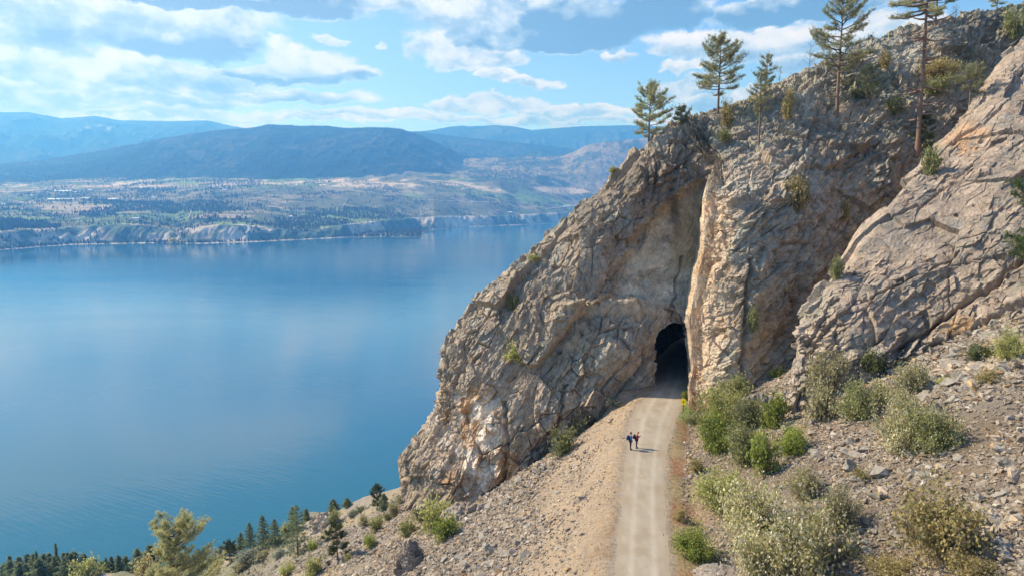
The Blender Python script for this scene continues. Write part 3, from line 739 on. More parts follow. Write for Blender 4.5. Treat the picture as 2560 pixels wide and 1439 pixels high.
def build_far():
    px = np.r_[np.arange(-700, -60, 12), np.arange(-60, 1720, 2.6), np.arange(1720, 2700, 14)]
    r = [2150]
    while r[-1] < 15500:
        y = r[-1]; r.append(y+(7 if y < 3000 else 11 if y < 4200 else 17 if y < 6500 else 30 if y < 10000 else 60))
    Yv = np.array(r, float); PX, Y = np.meshgrid(px, Yv)
    ax = (PX-1280)/F/.992; X = ax*Y
    z, which, _, u, Ys, Yc = far_height(PX, Y, X)
    V = np.stack([X, Y, z], -1); P3 = V*np.array([1, 1, 0])
    n1 = fbm(P3/300, 4, 301); n2 = fbm(P3/80, 3, 303); n3 = fbm(P3/900, 3, 305); n4 = fbm(P3/30, 2, 307)
    forest = np.array([.016, .034, .022]); dry = np.array([.20, .175, .115]); field = np.array([.135, .19, .065]); soil = np.array([.30, .24, .18]); scrub = np.array([.10, .105, .065])
    # patchwork of orchards and fields on the benches
    q = P3/np.array([260, 170, 1]); q = q+.35*np.stack([n1, n3, 0*n1], -1)
    cell = np.floor(q).astype(np.int64); hh = h3(cell[..., 0], cell[..., 1], cell[..., 0]*0, 9); h2 = h3(cell[..., 0], cell[..., 1], cell[..., 0]*0, 10)
    c = lerp(np.broadcast_to(scrub, V.shape), dry, sstep(n1, -.2, .3))
    pal = np.where((hh < .22)[..., None], field, np.where((hh < .40)[..., None], np.array([.10, .13, .055]), np.where((hh < .52)[..., None], soil, np.where((hh < .62)[..., None], dry*1.15, c))))
    isf = sstep(n3+.2, -.1, .15)
    c = lerp(c, pal*(.85+.3*h2[..., None]), isf*.9)
    c = lerp(c, forest*1.5, sstep(n2+.7*n1, .22, .4)*.8)
    # pale cleared ground along the top of the benches
    c = lerp(c, np.array([.42, .34, .25]), sstep(n1+.5*n2, .1, .3)*sstep(u, .72, .85)*(1-sstep(u, 1.0, 1.1)))
    green = ell(PX, Y, 650, 2560, 70, 90, .4)+ell(PX, Y, 980, 3600, 90, 260, .4)+ell(PX, Y, 740, 2900, 60, 160, .5)
    c = lerp(c, np.array([.24, .30, .09]), np.clip(green, 0, 1)*.8*sstep(n2+n1, -.5, -.1))
    t = (Y-Ys)/150
    clay = np.array([.33, .295, .25])+.16*(ell(PX, Y*0, 605, 0, 28, 1, .6)+ell(PX, Y*0, 1150, 0, 30, 1, .6))[..., None]
    cc = lerp(np.broadcast_to(clay, V.shape), forest*2.6, sstep(n2+.6*n1+.5*n3, -.16, .12)*.85)
    cc = lerp(cc, np.array([.45, .40, .33]), sstep(-n2-.3*n1, .2, .4)*.6)
    c = np.where((t < 1.05)[..., None], cc, c)
    c = lerp(c, np.array([.50, .43, .33]), ((t < .10) & (t > -.1)).astype(float)*.9)
    fc = lerp(np.broadcast_to(forest, V.shape), np.array([.075, .08, .05]), sstep(n1+.6*n2+.3*n4, .15, .5)*.7)
    brown = lerp(np.broadcast_to(np.array([.235, .20, .14]), V.shape), forest*2, sstep(n1+.8*n2+.4*n4, -.05, .3)*.8)
    brown = lerp(brown, np.array([.34, .29, .22]), sstep(n3-.2*n2, .18, .4)*.4)
    snow = (z > 900)*sstep(n2+n1, .1, .3)
    fc = lerp(fc, np.array([.75, .78, .8]), ((which == 0)*ell(PX, z, 280, 1330, 50, 50, .6)*sstep(n2, -.1, .3)*.5))
    c = np.where((which >= 0)[..., None], fc, c); c = np.where((which == 4)[..., None], brown, c)
    c = c*(1+.15*n4[..., None])*np.where((which < 0)[..., None], 1.18, 1.0)
    m, g, b = new_mat('far_land_material', .95, .05)
    p = posn(g); f = g.ramp(g.noise(p, .022, 6, .7), [(.3, .65), (.5, 1.0), (.7, 1.4)])
    c2 = g.v('SCALE', attr(g)); g.l.new(f, c2.node.inputs[3]); g.l.new(c2, b.inputs['Base Color'])
    bump(g, b, g.noise(p, .03, 6, .7), .8, 14)
    me = mesh('hills', V.reshape(-1, 3), gridfaces(*PX.shape), m, np.clip(c, .01, .9).reshape(-1, 3), True)
    tag(obj('hills', me), kind='structure')
    return px, Yv, z, which, u, Ys, t
FAR = build_far()

def build_haze():
    m = bpy.data.materials.new('haze_material'); m.use_nodes = True; nt = m.node_tree
    for n in list(nt.nodes): nt.nodes.remove(n)
    o = nt.nodes.new('ShaderNodeOutputMaterial'); v = nt.nodes.new('ShaderNodeVolumePrincipled')
    v.inputs['Color'].default_value = (.115, .40, 1.0, 1); v.inputs['Density'].default_value = 1.25e-4
    v.inputs['Anisotropy'].default_value = .25; v.inputs['Absorption Color'].default_value = (.78, .84, .9, 1)
    nt.links.new(v.outputs[0], o.inputs['Volume'])
    x0, x1, y0, y1, z0, z1 = -31000, 31000, -3100, 31000, LAKE_Z-140, 1900
    V = [(x, y, z) for z in (z0, z1) for y in (y0, y1) for x in (x0, x1)]
    Fs = [(0, 2, 3, 1), (4, 5, 7, 6), (0, 1, 5, 4), (2, 6, 7, 3), (0, 4, 6, 2), (1, 3, 7, 5)]
    tag(obj('haze', mesh('haze', V, Fs, m)), kind='stuff')
build_haze()
# ------------------------------------------------------------------ placing things on real surfaces
bpy.context.view_layer.update()
def hit(px, py, objs=None):
    ax, az = pdir(px, py); d = Vector((float(ax), 1, float(az))).normalized(); best = None
    for o in (objs or (ground, cliff, slab)):
        ok, loc, nrm, _ = o.ray_cast(Vector((0, 0, CZ)), d)
        if ok and (best is None or loc.length < best[0].length): best = (loc.copy(), nrm)
    return best
def put(px, py, objs=None, Y=None):
    if Y is not None:
        p = pt(px, py, Y); return Vector(p)
    h = hit(px, py, objs)
    if h is None:
        for k in range(1, 40):
            h = hit(px, py+2*k, objs)
            if h: break
    return h[0]
def mpp(p): return (p[1]*CP-(p[2]-CZ)*SP)/F      # metres per photo pixel at a point

# ------------------------------------------------------------------ loose rock
import bmesh
def hull(seed, n=13, sx=1, sy=1, sz=1):
    r = np.random.default_rng(seed); bm = bmesh.new()
    for _ in range(n):
        v = r.normal(size=3); v /= np.linalg.norm(v); v *= r.uniform(.75, 1.0); bm.verts.new((v[0]*sx, v[1]*sy, v[2]*sz))
    bmesh.ops.convex_hull(bm, input=bm.verts); bmesh.ops.delete(bm, geom=[v for v in bm.verts if not v.link_faces], context='VERTS')
    bmesh.ops.triangulate(bm, faces=bm.faces); bm.verts.index_update()
    V = np.array([v.co[:] for v in bm.verts]); Fc = np.array([[v.index for v in f.verts] for f in bm.faces]); bm.free()
    return V, Fc
HULLS = [hull(100+k, 9+k % 5, 1, .62+.3*((k*7) % 5)/5, .38+.3*((k*3) % 5)/5) for k in range(20)]
def rotm(r, n, flat=.5):
    a = r.uniform(0, 2*math.pi, n); b = r.normal(0, flat, n); c = r.normal(0, flat, n)
    ca, sa, cb, sb, cc, sc_ = np.cos(a), np.sin(a), np.cos(b), np.sin(b), np.cos(c), np.sin(c)
    Z = np.zeros(n); O = np.ones(n)
    Rz = np.stack([ca, -sa, Z, sa, ca, Z, Z, Z, O], -1).reshape(n, 3, 3)
    Ry = np.stack([cb, Z, sb, Z, O, Z, -sb, Z, cb], -1).reshape(n, 3, 3)
    Rx = np.stack([O, Z, Z, Z, cc, -sc_, Z, sc_, cc], -1).reshape(n, 3, 3)
    return Ry@Rx@Rz
def rock_material2():
    m, g, b = new_mat('scree_material', .92, .12); p = posn(g)
    f = g.m('MULTIPLY', g.ramp(g.noise(p, 3, 6, .7), [(.3, .72), (.5, 1.0), (.7, 1.28)]), g.ramp(g.noise(p, 17, 3, .7), [(.3, .82), (.7, 1.2)]))
    c2 = g.v('SCALE', attr(g)); g.l.new(f, c2.node.inputs[3]); g.l.new(c2, b.inputs['Base Color'])
    bump(g, b, g.noise(p, 9, 5, .7), .6, .08); return m
M_SCREE = rock_material2()
def scatter():
    r = np.random.default_rng(11); pts = []
    def region(n, xr_, yr_, fn):
        x = r.uniform(*xr_, n); y = r.uniform(*yr_, n)
        px = 1280+F*x/(y*.99+2); k = (px > -120) & (px < 3300)
        x, y = x[k], y[k]; d = xl(y)-x; e = x-xr(y); s, keep, tone = fn(x, y, d, e)
        k = keep & (r.uniform(0, 1, len(x)) < 1.0); pts.append(np.stack([x, y, s, tone, np.maximum(d, -1), np.maximum(e, -1)], -1)[k])
    def N(x, y, sc_, s): return fbm(np.stack([x/sc_, y/sc_, 0*x], -1), 3, s)
    def right(x, y, d, e):
        n = N(x, y, 5, 401); big = np.clip((e-6)/26, 0, 1)
        s = np.exp(r.normal(0, .50, len(x)))*(.10+.14*big)*(1+.6*n)
        keep = (e > 1.8+.8*n) & ((n > -.45) | (r.uniform(0, 1, len(x)) < .35))
        return np.clip(s, .04, 1.1), keep, .10+.25*(n > .3)+r.normal(0, .2, len(x))
    region(190000, (6, 74), (18, 82), right)
    def left(x, y, d, e):
        n = N(x, y, 4, 403); w = np.clip((d+6*n-2)/9, 0, 1)
        s = np.exp(r.normal(0, .5, len(x)))*(.045+.14*w)
        keep = (d > .25) & (d < 44) & ((r.uniform(0, 1, len(x)) < .35+.65*w)) & (n > -.55+.0*w)
        return np.clip(s, .03, .8), keep, .58-.40*w+r.normal(0, .24, len(x))
    region(110000, (-40, 24), (30, 92), left)
    def gravel(x, y, d, e):
        c_ = np.minimum(-d, -e); keep = (c_ > .05) & (r.uniform(0, 1, len(x)) < .25+.75*np.exp(-c_/.35))
        return np.clip(np.exp(r.normal(0, .4, len(x)))*.03, .015, .09), keep, .6+r.normal(0, .3, len(x))
    region(9000, (5, 24), (30, 84), gravel)
    def hill(x, y, d, e):
        n = N(x, y, 9, 405); s = np.exp(r.normal(0, .5, len(x)))*.16
        return np.clip(s, .08, .9), (d > 34) & ((n > .02) | (r.uniform(0, 1, len(x)) < .3)), .1+r.normal(0, .15, len(x))
    region(90000, (-100, 10), (40, 140), hill)
    P = np.concatenate(pts); z = height(P[:, 0], P[:, 1]); n = len(P)
    Rm = rotm(r, n, .35); var = r.integers(0, len(HULLS), n)
    # tilt to the slope
    base = np.stack([P[:, 0], P[:, 1], z], -1)
    t = np.clip(P[:, 3], 0, 1)[:, None]
    col = np.array([.285, .24, .195])*(1-t)+np.array([.46, .36, .265])*t
    k = r.uniform(0, 1, n)
    col[k > .93] = (.46, .41, .35); col[k < .05] = (.40, .26, .15); col *= r.uniform(.6, 1.18, n)[:, None]
    # rocks high on the ledges of the cliff
    app = P[:, 2]/np.hypot(P[:, 0], P[:, 1]); px = 1280+F*P[:, 0]/(P[:, 1]*CP-(z-CZ)*SP); b = ((z-CZ)*CP+P[:, 1]*SP)/(P[:, 1]*CP-(z-CZ)*SP)
    py = 719.5-F*b; inn = (px > 10) & (px < 2550) & (py < 1425)
    inn &= ~((P[:, 1] > 76) & (P[:, 0] > 22)) & ~((P[:, 1] > 82) & (P[:, 0] > -8))
    order = np.argsort(-np.where(inn, app, 0)); top = order[:286]; rest = np.ones(n, bool); rest[top] = False
    Vs, Fs, Cs, off = [], [], [], 0
    for v in range(len(HULLS)):
        hv, hf = HULLS[v]; idx = np.nonzero(rest & (var == v))[0]
        if not len(idx): continue
        W = np.einsum('nij,kj->nki', Rm[idx], hv)*P[idx, 2][:, None, None]+base[idx][:, None]+np.array([0, 0, .12])*P[idx, 2][:, None, None]
        Vs.append(W.reshape(-1, 3)); Fs.append((hf[None]+off+np.arange(len(idx))[:, None, None]*len(hv)).reshape(-1, 3))
        Cs.append(np.repeat(col[idx], len(hv), 0)); off += len(idx)*len(hv)
    o = obj('scree', mesh('scree', np.concatenate(Vs), np.concatenate(Fs), M_SCREE, np.concatenate(Cs)))
    tag(o, 'loose broken stones covering the slopes on both sides of the gravel path', 'scree', kind='stuff')
    # the largest ones are boulders of their own
    tones = {'grey': (.28, .25, .215), 'tan': (.44, .35, .26)}
    ms = {(k, q): mesh('boulder', *refine(*hull(300+q, 13, 1, .75, .55), 500+q), M_SCREE, tones[k]) for k in tones for q in range(7)}
    bl = []
    for i in top:
        tn = 'tan' if P[i, 3] > .45 else 'grey'
        o = obj('boulder', ms[(tn, int(var[i]) % 7)], loc=Vector(base[i])+Vector((0, 0, .15*P[i, 2])))
        o.rotation_euler = (r.normal(0, .3), r.normal(0, .3), r.uniform(0, 6.3)); s = P[i, 2]*1.05; o.scale = (s, s*r.uniform(.8, 1.1), s*r.uniform(.8, 1.2))
        side = 'right' if P[i, 5] > 0 else ('left' if P[i, 4] < 34 else 'low')
        where = {'right': 'in the rocky slope right of the gravel path', 'left': 'in the steep scree left of the gravel path', 'low': 'on the lower left hillside above the lake'}[side]
        bl.append((o, px[i], py[i], tn)); tag(o, 'x', 'boulder', f'boulders {where}')
    # each label points from the nearest thing one can find in the picture
    LM = [(1788,1060,'tall bright green bush'),(1932,1030,'green gully bush'),(1975,1100,'low green bush at the slab foot'),(1908,1130,'upright bright green bush'),(2142,1005,'round yellow-green bush'),
     (2245,1020,'tall cream bush'),(2335,1065,'wide thin olive bush'),(1805,1210,'dusty green round bush'),(1733,1346,'bright green bush by the path'),(1880,1270,'yellowish cream bush'),(2015,1350,'largest cream bush'),
     (2100,1275,'pale olive bush'),(2012,1210,'thin greyish bush'),(2345,1300,'large ochre bush'),(2478,1285,'large blocky tan boulder'),(2536,1190,'orange tan wedge boulder'),(2125,1165,'dark tilted slab rock'),(2520,1390,'big grey corner boulder'),
     (2385,1115,'flat grey boulder'),(2492,1095,'pale slab boulder'),(1577,1105,'person in the blue jacket'),(1112,1320,'bright green scree bush'),(1028,1380,'dark brown rock knob'),(1165,1270,'layered rock outcrop'),(1448,1055,'grey-green cliff foot bush'),
     (1406,1100,'olive cliff foot bush'),(1527,1045,'pale flat slab stone'),(1245,1235,'white rock at the cliff corner'),(2522,870,'yellow-green bush under the overhang'),(2448,885,'dark shrub under the overhang'),(1395,1225,'grey boulder below the cliff'),(2276,950,'cream bush at the slab foot'),
     (2545,1010,'right photo edge over the scree'),(2420,1010,'scree top under the overhang'),(2552,925,'overhang corner by the photo edge'),(2330,1010,'gap beside the upper cream bushes'),(2500,1200,'pair of big boulders at the right edge'),(844,1350,'open young pine'),(925,1360,'low green hillside bush')]
    W = 'nearest,second nearest,third nearest,fourth nearest,fifth nearest,sixth nearest,seventh nearest,eighth nearest,ninth nearest,tenth nearest,eleventh nearest,twelfth nearest,thirteenth nearest,fourteenth nearest,fifteenth nearest,sixteenth nearest,seventeenth nearest,eighteenth nearest,nineteenth nearest,twentieth nearest'.split(',')
    gr = {}
    for o, x, y, tn in bl:
        dd = [math.hypot(x-a, y-b) for a, b, _ in LM]; j = int(np.argmin(dd)); a, b, nm = LM[j]
        dr = ('right' if x > a else 'left') if abs(x-a) > abs(y-b) else ('below' if y > b else 'above')
        gr.setdefault((nm, dr, tn), []).append((dd[j], o))
    for (nm, dr, tn), L in gr.items():
        for q, (_, o) in enumerate(sorted(L, key=lambda t: t[0])):
            ph = {'right': f'to the right of the {nm}', 'left': f'to the left of the {nm}', 'below': f'below the {nm}', 'above': f'above the {nm}'}[dr]
            o['label'] = f'{tn} boulder {W[min(q, 19)]} {ph}'
def refine(V, Fc, seed):
    """cut the hull's faces once and roughen them so that a boulder has chipped planes"""
    for it in range(2):
        E = {}; V = list(map(np.array, V)); F2 = []
        def mid(a, b):
            k = (min(a, b), max(a, b))
            if k not in E: E[k] = len(V); V.append((V[a]+V[b])/2)
            return E[k]
        for a, b, c in Fc:
            x, y, z = mid(a, b), mid(b, c), mid(c, a); F2 += [(a, x, z), (b, y, x), (c, z, y), (x, y, z)]
        Fc = np.array(F2); V = np.array(V)
    f, _ = facet(V*2.2+seed, seed); f2, _ = facet(V*5+seed, seed+1)
    V = V*(1+.10*f+.05*f2)[:, None]
    return V, Fc
scatter()

HB = [(2478,1292,62,'large blocky tan boulder low on the right slope',1),(2536,1192,58,'orange tan wedge boulder at the right edge of the photo',1),
 (2125,1172,66,'dark tilted slab jutting from the slope above the cream bushes',0),(2520,1395,60,'big grey boulder in the lower right corner',0),
 (2455,1400,40,'grey pointed boulder left of the lower right corner',0),(2385,1120,42,'flat grey boulder above the ochre bush',0),(2205,1232,38,'pale rounded boulder in the middle of the right slope',1),
 (2492,1100,46,'pale slab boulder in the upper part of the right slope',1),(2180,1330,40,'grey boulder between the cream bush and the ochre bush',0),
 (1527,1052,32,'pale flat slab near the cliff foot left of the path',1),(1178,1290,36,'brown block beside the bright green bush under the cliff',0),
 (2300,1190,36,'grey tilted boulder above the ochre bush on the left',0),(2550,1300,44,'grey boulder cut off by the right edge of the photo',0),(1395,1232,26,'grey boulder in the scree below the cliff corner',0)]
for q, (px, py, w, lab, tn) in enumerate(HB):
    p = put(px, py, (ground,)); s = w*mpp(p)/2
    V, Fc = refine(*hull(700+q, 12, 1, .8, .6), 800+q)
    o = obj('boulder', mesh('boulder', V, Fc, M_SCREE, [(.29, .26, .22), (.46, .36, .27)][tn]), loc=p+Vector((0, 0, .2*s)))
    o.scale = (s, s, s); o.rotation_euler = (.25*math.sin(q), -.35, q*1.3); tag(o, lab, 'boulder')

def outcrop(name, px, py, w, hgt, lab, colr, seed, lean=0, objs=None):
    """a bedrock knob built as a displaced dome"""
    p = put(px, py, objs); m = mpp(p); n = 60
    u, v = np.meshgrid(np.linspace(0, 2*math.pi, n), np.linspace(0, math.pi*.62, 34))
    V = np.stack([np.sin(v)*np.cos(u)*w*m/2, np.sin(v)*np.sin(u)*w*m/2.4, np.cos(v)*hgt*m], -1)
    W = V+np.array(p); f, _ = facet(W/1.2, seed); f2, _ = facet(W/.45, seed+3); pl = plates(W/.9, seed)
    V = V*(1+(.22*f+.10*f2+.10*pl))[..., None]
    c = np.array(colr)*(1+.25*fbm(W/.8, 3, seed))[..., None]
    o = obj(name, mesh(name, V.reshape(-1, 3), gridfaces(34, n), M_ROCK, c.reshape(-1, 3)), loc=p-Vector((0, 0, hgt*m*.15)))
    return tag(o, lab, 'outcrop')
outcrop('rock_outcrop', 1165, 1292, 110, 42, 'brown layered rock outcrop under the white rock of the cliff corner', (.36, .29, .225), 3)
outcrop('rock_outcrop', 1028, 1418, 76, 74, 'dark brown rock knob at the left border of the pale scree', (.27, .22, .18), 5)
outcrop('rock_outcrop', 808, 1318, 70, 40, 'pale eroded bank on the edge of the lower left hillside', (.50, .43, .35), 7)
outcrop('rock_outcrop', 1795, 1445, 130, 26, 'grey sloping bedrock beside the path at the bottom of the photo', (.34, .28, .23), 9)
outcrop('rock_outcrop', 1895, 1035, 110, 60, 'dark rock lump in the bushes at the gully mouth', (.27, .23, .19), 12)

# ------------------------------------------------------------------ plants
def tube(P, Rd, n=6):
    P = np.array(P, float); k = len(P); T = np.gradient(P, axis=0); T /= np.linalg.norm(T, axis=1, keepdims=True)+1e-9
    a = np.where(np.abs(T[:, 2:3]) > .9, np.array([[1, 0, 0]]), np.array([[0, 0, 1]])); U = np.cross(T, a); U /= np.linalg.norm(U, axis=1, keepdims=True)+1e-9
    W = np.cross(T, U); ang = np.arange(n)*2*math.pi/n
    V = P[:, None]+np.array(Rd)[:, None, None]*(np.cos(ang)[None, :, None]*U[:, None]+np.sin(ang)[None, :, None]*W[:, None])
    i = np.arange(k*n).reshape(k, n); j = np.roll(i, -1, 1)
    F1 = np.stack([i[:-1], j[:-1], j[1:]], -1).reshape(-1, 3); F2 = np.stack([i[:-1], j[1:], i[1:]], -1).reshape(-1, 3)
    return V.reshape(-1, 3), np.vstack([F1, F2])
class Parts:
    def __init__(s): s.V, s.F, s.C, s.n = [], [], [], 0
    def add(s, V, Fc, c):
        s.V.append(V); s.F.append(np.asarray(Fc)+s.n); s.C.append(np.broadcast_to(c, (len(V), 3))); s.n += len(V)
    def mesh(s, name, mat, smooth=False): return mesh(name, np.concatenate(s.V), np.concatenate(s.F), mat, np.concatenate(s.C), smooth)
def tufts(r, C, nb, L, W, cols, up=.35):
    """needle or leaf bunches: nb thin triangles round every point of C"""
    n = len(C); d = r.normal(size=(n, nb, 3)); d[..., 2] += up; d /= np.linalg.norm(d, axis=-1, keepdims=True)
    s = np.cross(d, r.normal(size=(n, nb, 3))); s /= np.linalg.norm(s, axis=-1, keepdims=True)+1e-9
    l = L*r.uniform(.6, 1.2, (n, nb, 1)); b = C[:, None]+d*l*.12
    V = np.stack([b-s*W, b+s*W, C[:, None]+d*l+s*W*.3], 2).reshape(-1, 3)
    Fc = np.arange(n*nb*3).reshape(-1, 3)
    c = np.array(cols)[r.integers(0, len(cols), n)][:, None]*r.uniform(.75, 1.25, (n, nb, 1))
    return V, Fc, np.repeat(c.reshape(-1, 3), 3, 0)
def leaves(r, C, s, cols, elong=1.5):
    n = len(C); d = r.normal(size=(n, 3)); d /= np.linalg.norm(d, axis=1, keepdims=True)
    e = np.cross(d, r.normal(size=(n, 3))); e /= np.linalg.norm(e, axis=1, keepdims=True)+1e-9
    k = s*r.uniform(.6, 1.3, (n, 1))
    V = np.stack([C-d*k*elong*.5, C+e*k*.5, C+d*k*elong*.5, C-e*k*.5], 1).reshape(-1, 3)
    i = np.arange(n)[:, None]*4; Fc = np.concatenate([i+[0, 1, 2], i+[0, 2, 3]])
    c = np.array(cols)[r.integers(0, len(cols), n)]*r.uniform(.75, 1.25, (n, 1))
    return V, Fc, np.repeat(c, 4, 0)
OLIVE = [(.40, .39, .21), (.32, .33, .18), (.50, .46, .25), (.27, .29, .16)]
def make_pine(seed, h=10, crown=.3, width=4.4, limbs=34, gap=.0, dead=.0, cols=OLIVE, bk=(.21, .15, .115), tuft=.30, top=.45, dens=1.0, tr=.016):
    r = np.random.default_rng(seed); tp, cp = Parts(), Parts(); k = 14
    lean = r.normal(0, .012, 2); zz = np.linspace(0, h, k)
    wob = np.cumsum(r.normal(0, .012*h/10, (k, 2)), 0)
    TP = np.stack([zz*lean[0]+wob[:, 0], zz*lean[1]+wob[:, 1], zz-.3*(zz == 0)], -1)
    TP -= TP[0]*np.array([1, 1, 0]); rad = h*tr*(1-zz/h)**.8+.02; rad[0] *= 1.35
    V, Fc = tube(TP, rad, 9); tp.add(V, Fc, bk)
    cl = []
    for q in range(limbs+int(dead*14)):
        isdead = q >= limbs
        t = crown+(1-crown)*((q+.5)/limbs)**.92 if not isdead else r.uniform(.12, crown+.05)
        if not isdead and r.uniform() < gap: continue
        z = h*min(t, .985); az = q*2.4+r.uniform(-.5, .5); u = (t-crown)/(1-crown) if not isdead else 0
        prof = (np.interp(u, [0, .15, .45, .8, 1], [.72, 1.0, .95, .55, top*.35]) if not isdead else .75)
        L = width/2*prof*r.uniform(.5, 1.15); rise = -.16+.95*max(u, 0)**1.4+r.normal(0, .2)
        b = np.array([np.interp(z, zz, TP[:, 0]), np.interp(z, zz, TP[:, 1]), z]); m = 7; s = np.linspace(0, 1, m)
        dirh = np.array([math.cos(az), math.sin(az), 0]); side = np.array([-math.sin(az), math.cos(az), 0])
        bend = r.normal(0, .3)
        P = b+L*(s[:, None]*dirh+(s**2)[:, None]*bend*side+np.array([0, 0, 1])*(rise*s+.28*s**2.5)[:, None]+(r.normal(0, .025, (m, 3))*s[:, None]))
        V, Fc = tube(P, (.006*h+.012)*(1-s*.85)*(.5+.5*prof), 4); tp.add(V, Fc, np.array(bk)*(.8 if not isdead else 1.3))
        nt = int((6.5+8*L)*dens) if not isdead else int(4+2*L)
        for w in range(nt):
            a = r.uniform(.30 if not isdead else .3, 1.0); p0 = np.array([np.interp(a, s, P[:, i]) for i in range(3)])
            sl_ = (L*.40*(1.15-a*.6)+.12)*r.uniform(.3, 1); ang = r.choice([-1, 1])*r.uniform(.5, 1.2)
            dv = dirh*math.cos(ang)+side*math.sin(ang)+np.array([0, 0, r.uniform(.0, .5)]); p1 = p0+dv*sl_
            V, Fc = tube([p0, (p0+p1)/2+np.array([0, 0, -.02]), p1], [.018, .012, .006], 3); tp.add(V, Fc, np.array(bk)*.8)
            if not isdead:
                cl.append(p1); cl.append(p0+(p1-p0)*.65+r.normal(0, .07, 3)); cl.append(p1+np.array([0, 0, .16])+r.normal(0, .13, 3))
        if not isdead: cl.append(P[-1]); cl.append(P[-2])
    cl.append(TP[-1]); C = np.array(cl)
    V, Fc, c = tufts(r, C, 13, tuft*.98, tuft*.062, cols); cp.add(V, Fc, c)
    return tp.mesh('trunk', M_BARK, True), cp.mesh('crown', M_LEAF)
FIRC = [(.27, .32, .17), (.21, .26, .14), (.33, .36, .18), (.16, .21, .12)]
def make_fir(seed, h=10, width=3.6, cols=FIRC, limbs=70, low=.06, tuft=.26, rag=.25):
    r = np.random.default_rng(seed); tp, cp = Parts(), Parts(); zz = np.linspace(0, h, 8)
    TP = np.stack([.02*zz*r.normal(), .02*zz*r.normal(), zz-.4*(zz == 0)], -1) if False else np.stack([0*zz, 0*zz, zz-.5*(zz == 0)], -1)
    V, Fc = tube(TP, h*.018*(1-zz/h)+.02, 7); tp.add(V, Fc, (.17, .12, .09)); cl = []
    for q in range(limbs):
        u = (q+.5)/limbs; z = h*(low+(1-low)*u); az = q*2.39996+r.uniform(-.3, .3); L = width/2*((1-u)**.8)*r.uniform(1-rag, 1+rag)+.08
        s = np.linspace(0, 1, 5); dirh = np.array([math.cos(az), math.sin(az), 0]); P = np.array([0, 0, z])+L*(s[:, None]*dirh+np.array([0, 0, 1])*((-.30+.5*u)*s+.18*s**3)[:, None])
        V, Fc = tube(P, .03*(1-.8*s), 3); tp.add(V, Fc, (.14, .10, .07))
        for w in range(int(3+6*L)):
            a = r.uniform(.15, 1); p = np.array([np.interp(a, s, P[:, i]) for i in range(3)]); cl.append(p+np.array([-dirh[1], dirh[0], 0])*r.uniform(-.38, .38)*L*(1.1-a)+r.normal(0, .05, 3))
    C = np.array(cl); V, Fc, c = tufts(r, C, 13, tuft, tuft*.13, cols, .0); cp.add(V, Fc, c)
    return tp.mesh('trunk', M_BARK, True), cp.mesh('crown', M_LEAF)
def plant(name, meshes, p, sx, sz, lab, cat, group=None, parts=('trunk', 'crown'), rz=0, rest=None):
    e = empty(name, p, rz); e.scale = (sx, sx, sz)
    for n, m in zip(parts, meshes):
        if m: obj(n, m, e)
    return tag(e, lab, cat, group)

# ponderosa pines on the skyline and in the gully (base x, base y, top y, width in photo pixels)
def pine_at(px, py, topy, wpx, lab, name='pine_tree', Y=None, **k):
    p = put(px, py, k.pop('objs', None), Y); m = mpp(p); h = (py-topy)*m/math.cos(PITCH)*1.0
    me = make_pine(int(px*7+py), h, width=wpx*m*1.08, **k)
    p = p-Vector((0, 0, .25))
    return plant(name, me, p, 1, 1, lab, 'pine tree', rz=px % 6)
pine_at(1622, 345, 212, 112, 'leftmost pine on the skyline, leaning its low boughs over the left shoulder of the cliff', crown=.12, limbs=40, top=.5)
pine_at(1703, 312, 268, 44, 'small young pine between the two bigger pines on the left skyline', crown=.2, limbs=22, tuft=.24)
pine_at(1795, 280, 106, 128, 'broad-crowned pine with a bare lower trunk, second tall pine from the left on the skyline', crown=.30, limbs=40, top=.9, dens=1.1)
pine_at(1897, 356, 186, 66, 'slender pine with a bare thin trunk rooted below the skyline', crown=.42, limbs=24, tuft=.26, dens=.9, tr=.014)
pine_at(1912, 255, 142, 48, 'narrow pine standing behind the slender pine on the ridge', crown=.3, limbs=22, tuft=.24)
pine_at(2092, 290, 10, 142, 'tall pine with a pinkish trunk rooted on the rubble ledge', crown=.33, limbs=46, gap=.08, dead=.3, tuft=.32, top=.5)
pine_at(2292, 384, -150, 150, 'tallest pine with reddish trunk and dead lower limbs, its crown cut by the photo top', crown=.62, limbs=34, dead=2.2, top=.8, tr=.0105, bk=(.24, .155, .115), tuft=.34)
pine_at(2338, 66, -90, 100, 'dark pine behind the tallest pine on the upper ridge', crown=.2, limbs=34, cols=FIRC)
pine_at(2492, 22, -40, 50, 'small pine at the top right of the ridge', crown=.2, limbs=24, tuft=.26)
pine_at(2165, 258, 170, 62, 'dark green young pine to the right of the tall ledge pine', crown=.15, limbs=26, cols=FIRC, tuft=.24)
pine_at(2424, 262, 168, 74, 'small flat-topped pine beside the edge of the smooth slab', crown=.4, limbs=20, tuft=.26)
pine_at(2312, 375, 285, 50, 'fresh green young pine at the foot of the tallest pine', crown=.1, limbs=28, cols=[(.12, .17, .05), (.09, .13, .04)], tuft=.22)
p = put(2640, 800, (slab,)); m = mpp(p)
me = make_pine(991, 420*m, width=250*m, crown=.22, limbs=44, cols=[(.11, .15, .045), (.08, .115, .04)], tuft=.34, dens=1.2)
plant('pine_tree', me, p-Vector((0, 0, .3)), 1, 1, 'green pine reaching in from the right edge in front of the slab', 'pine tree')
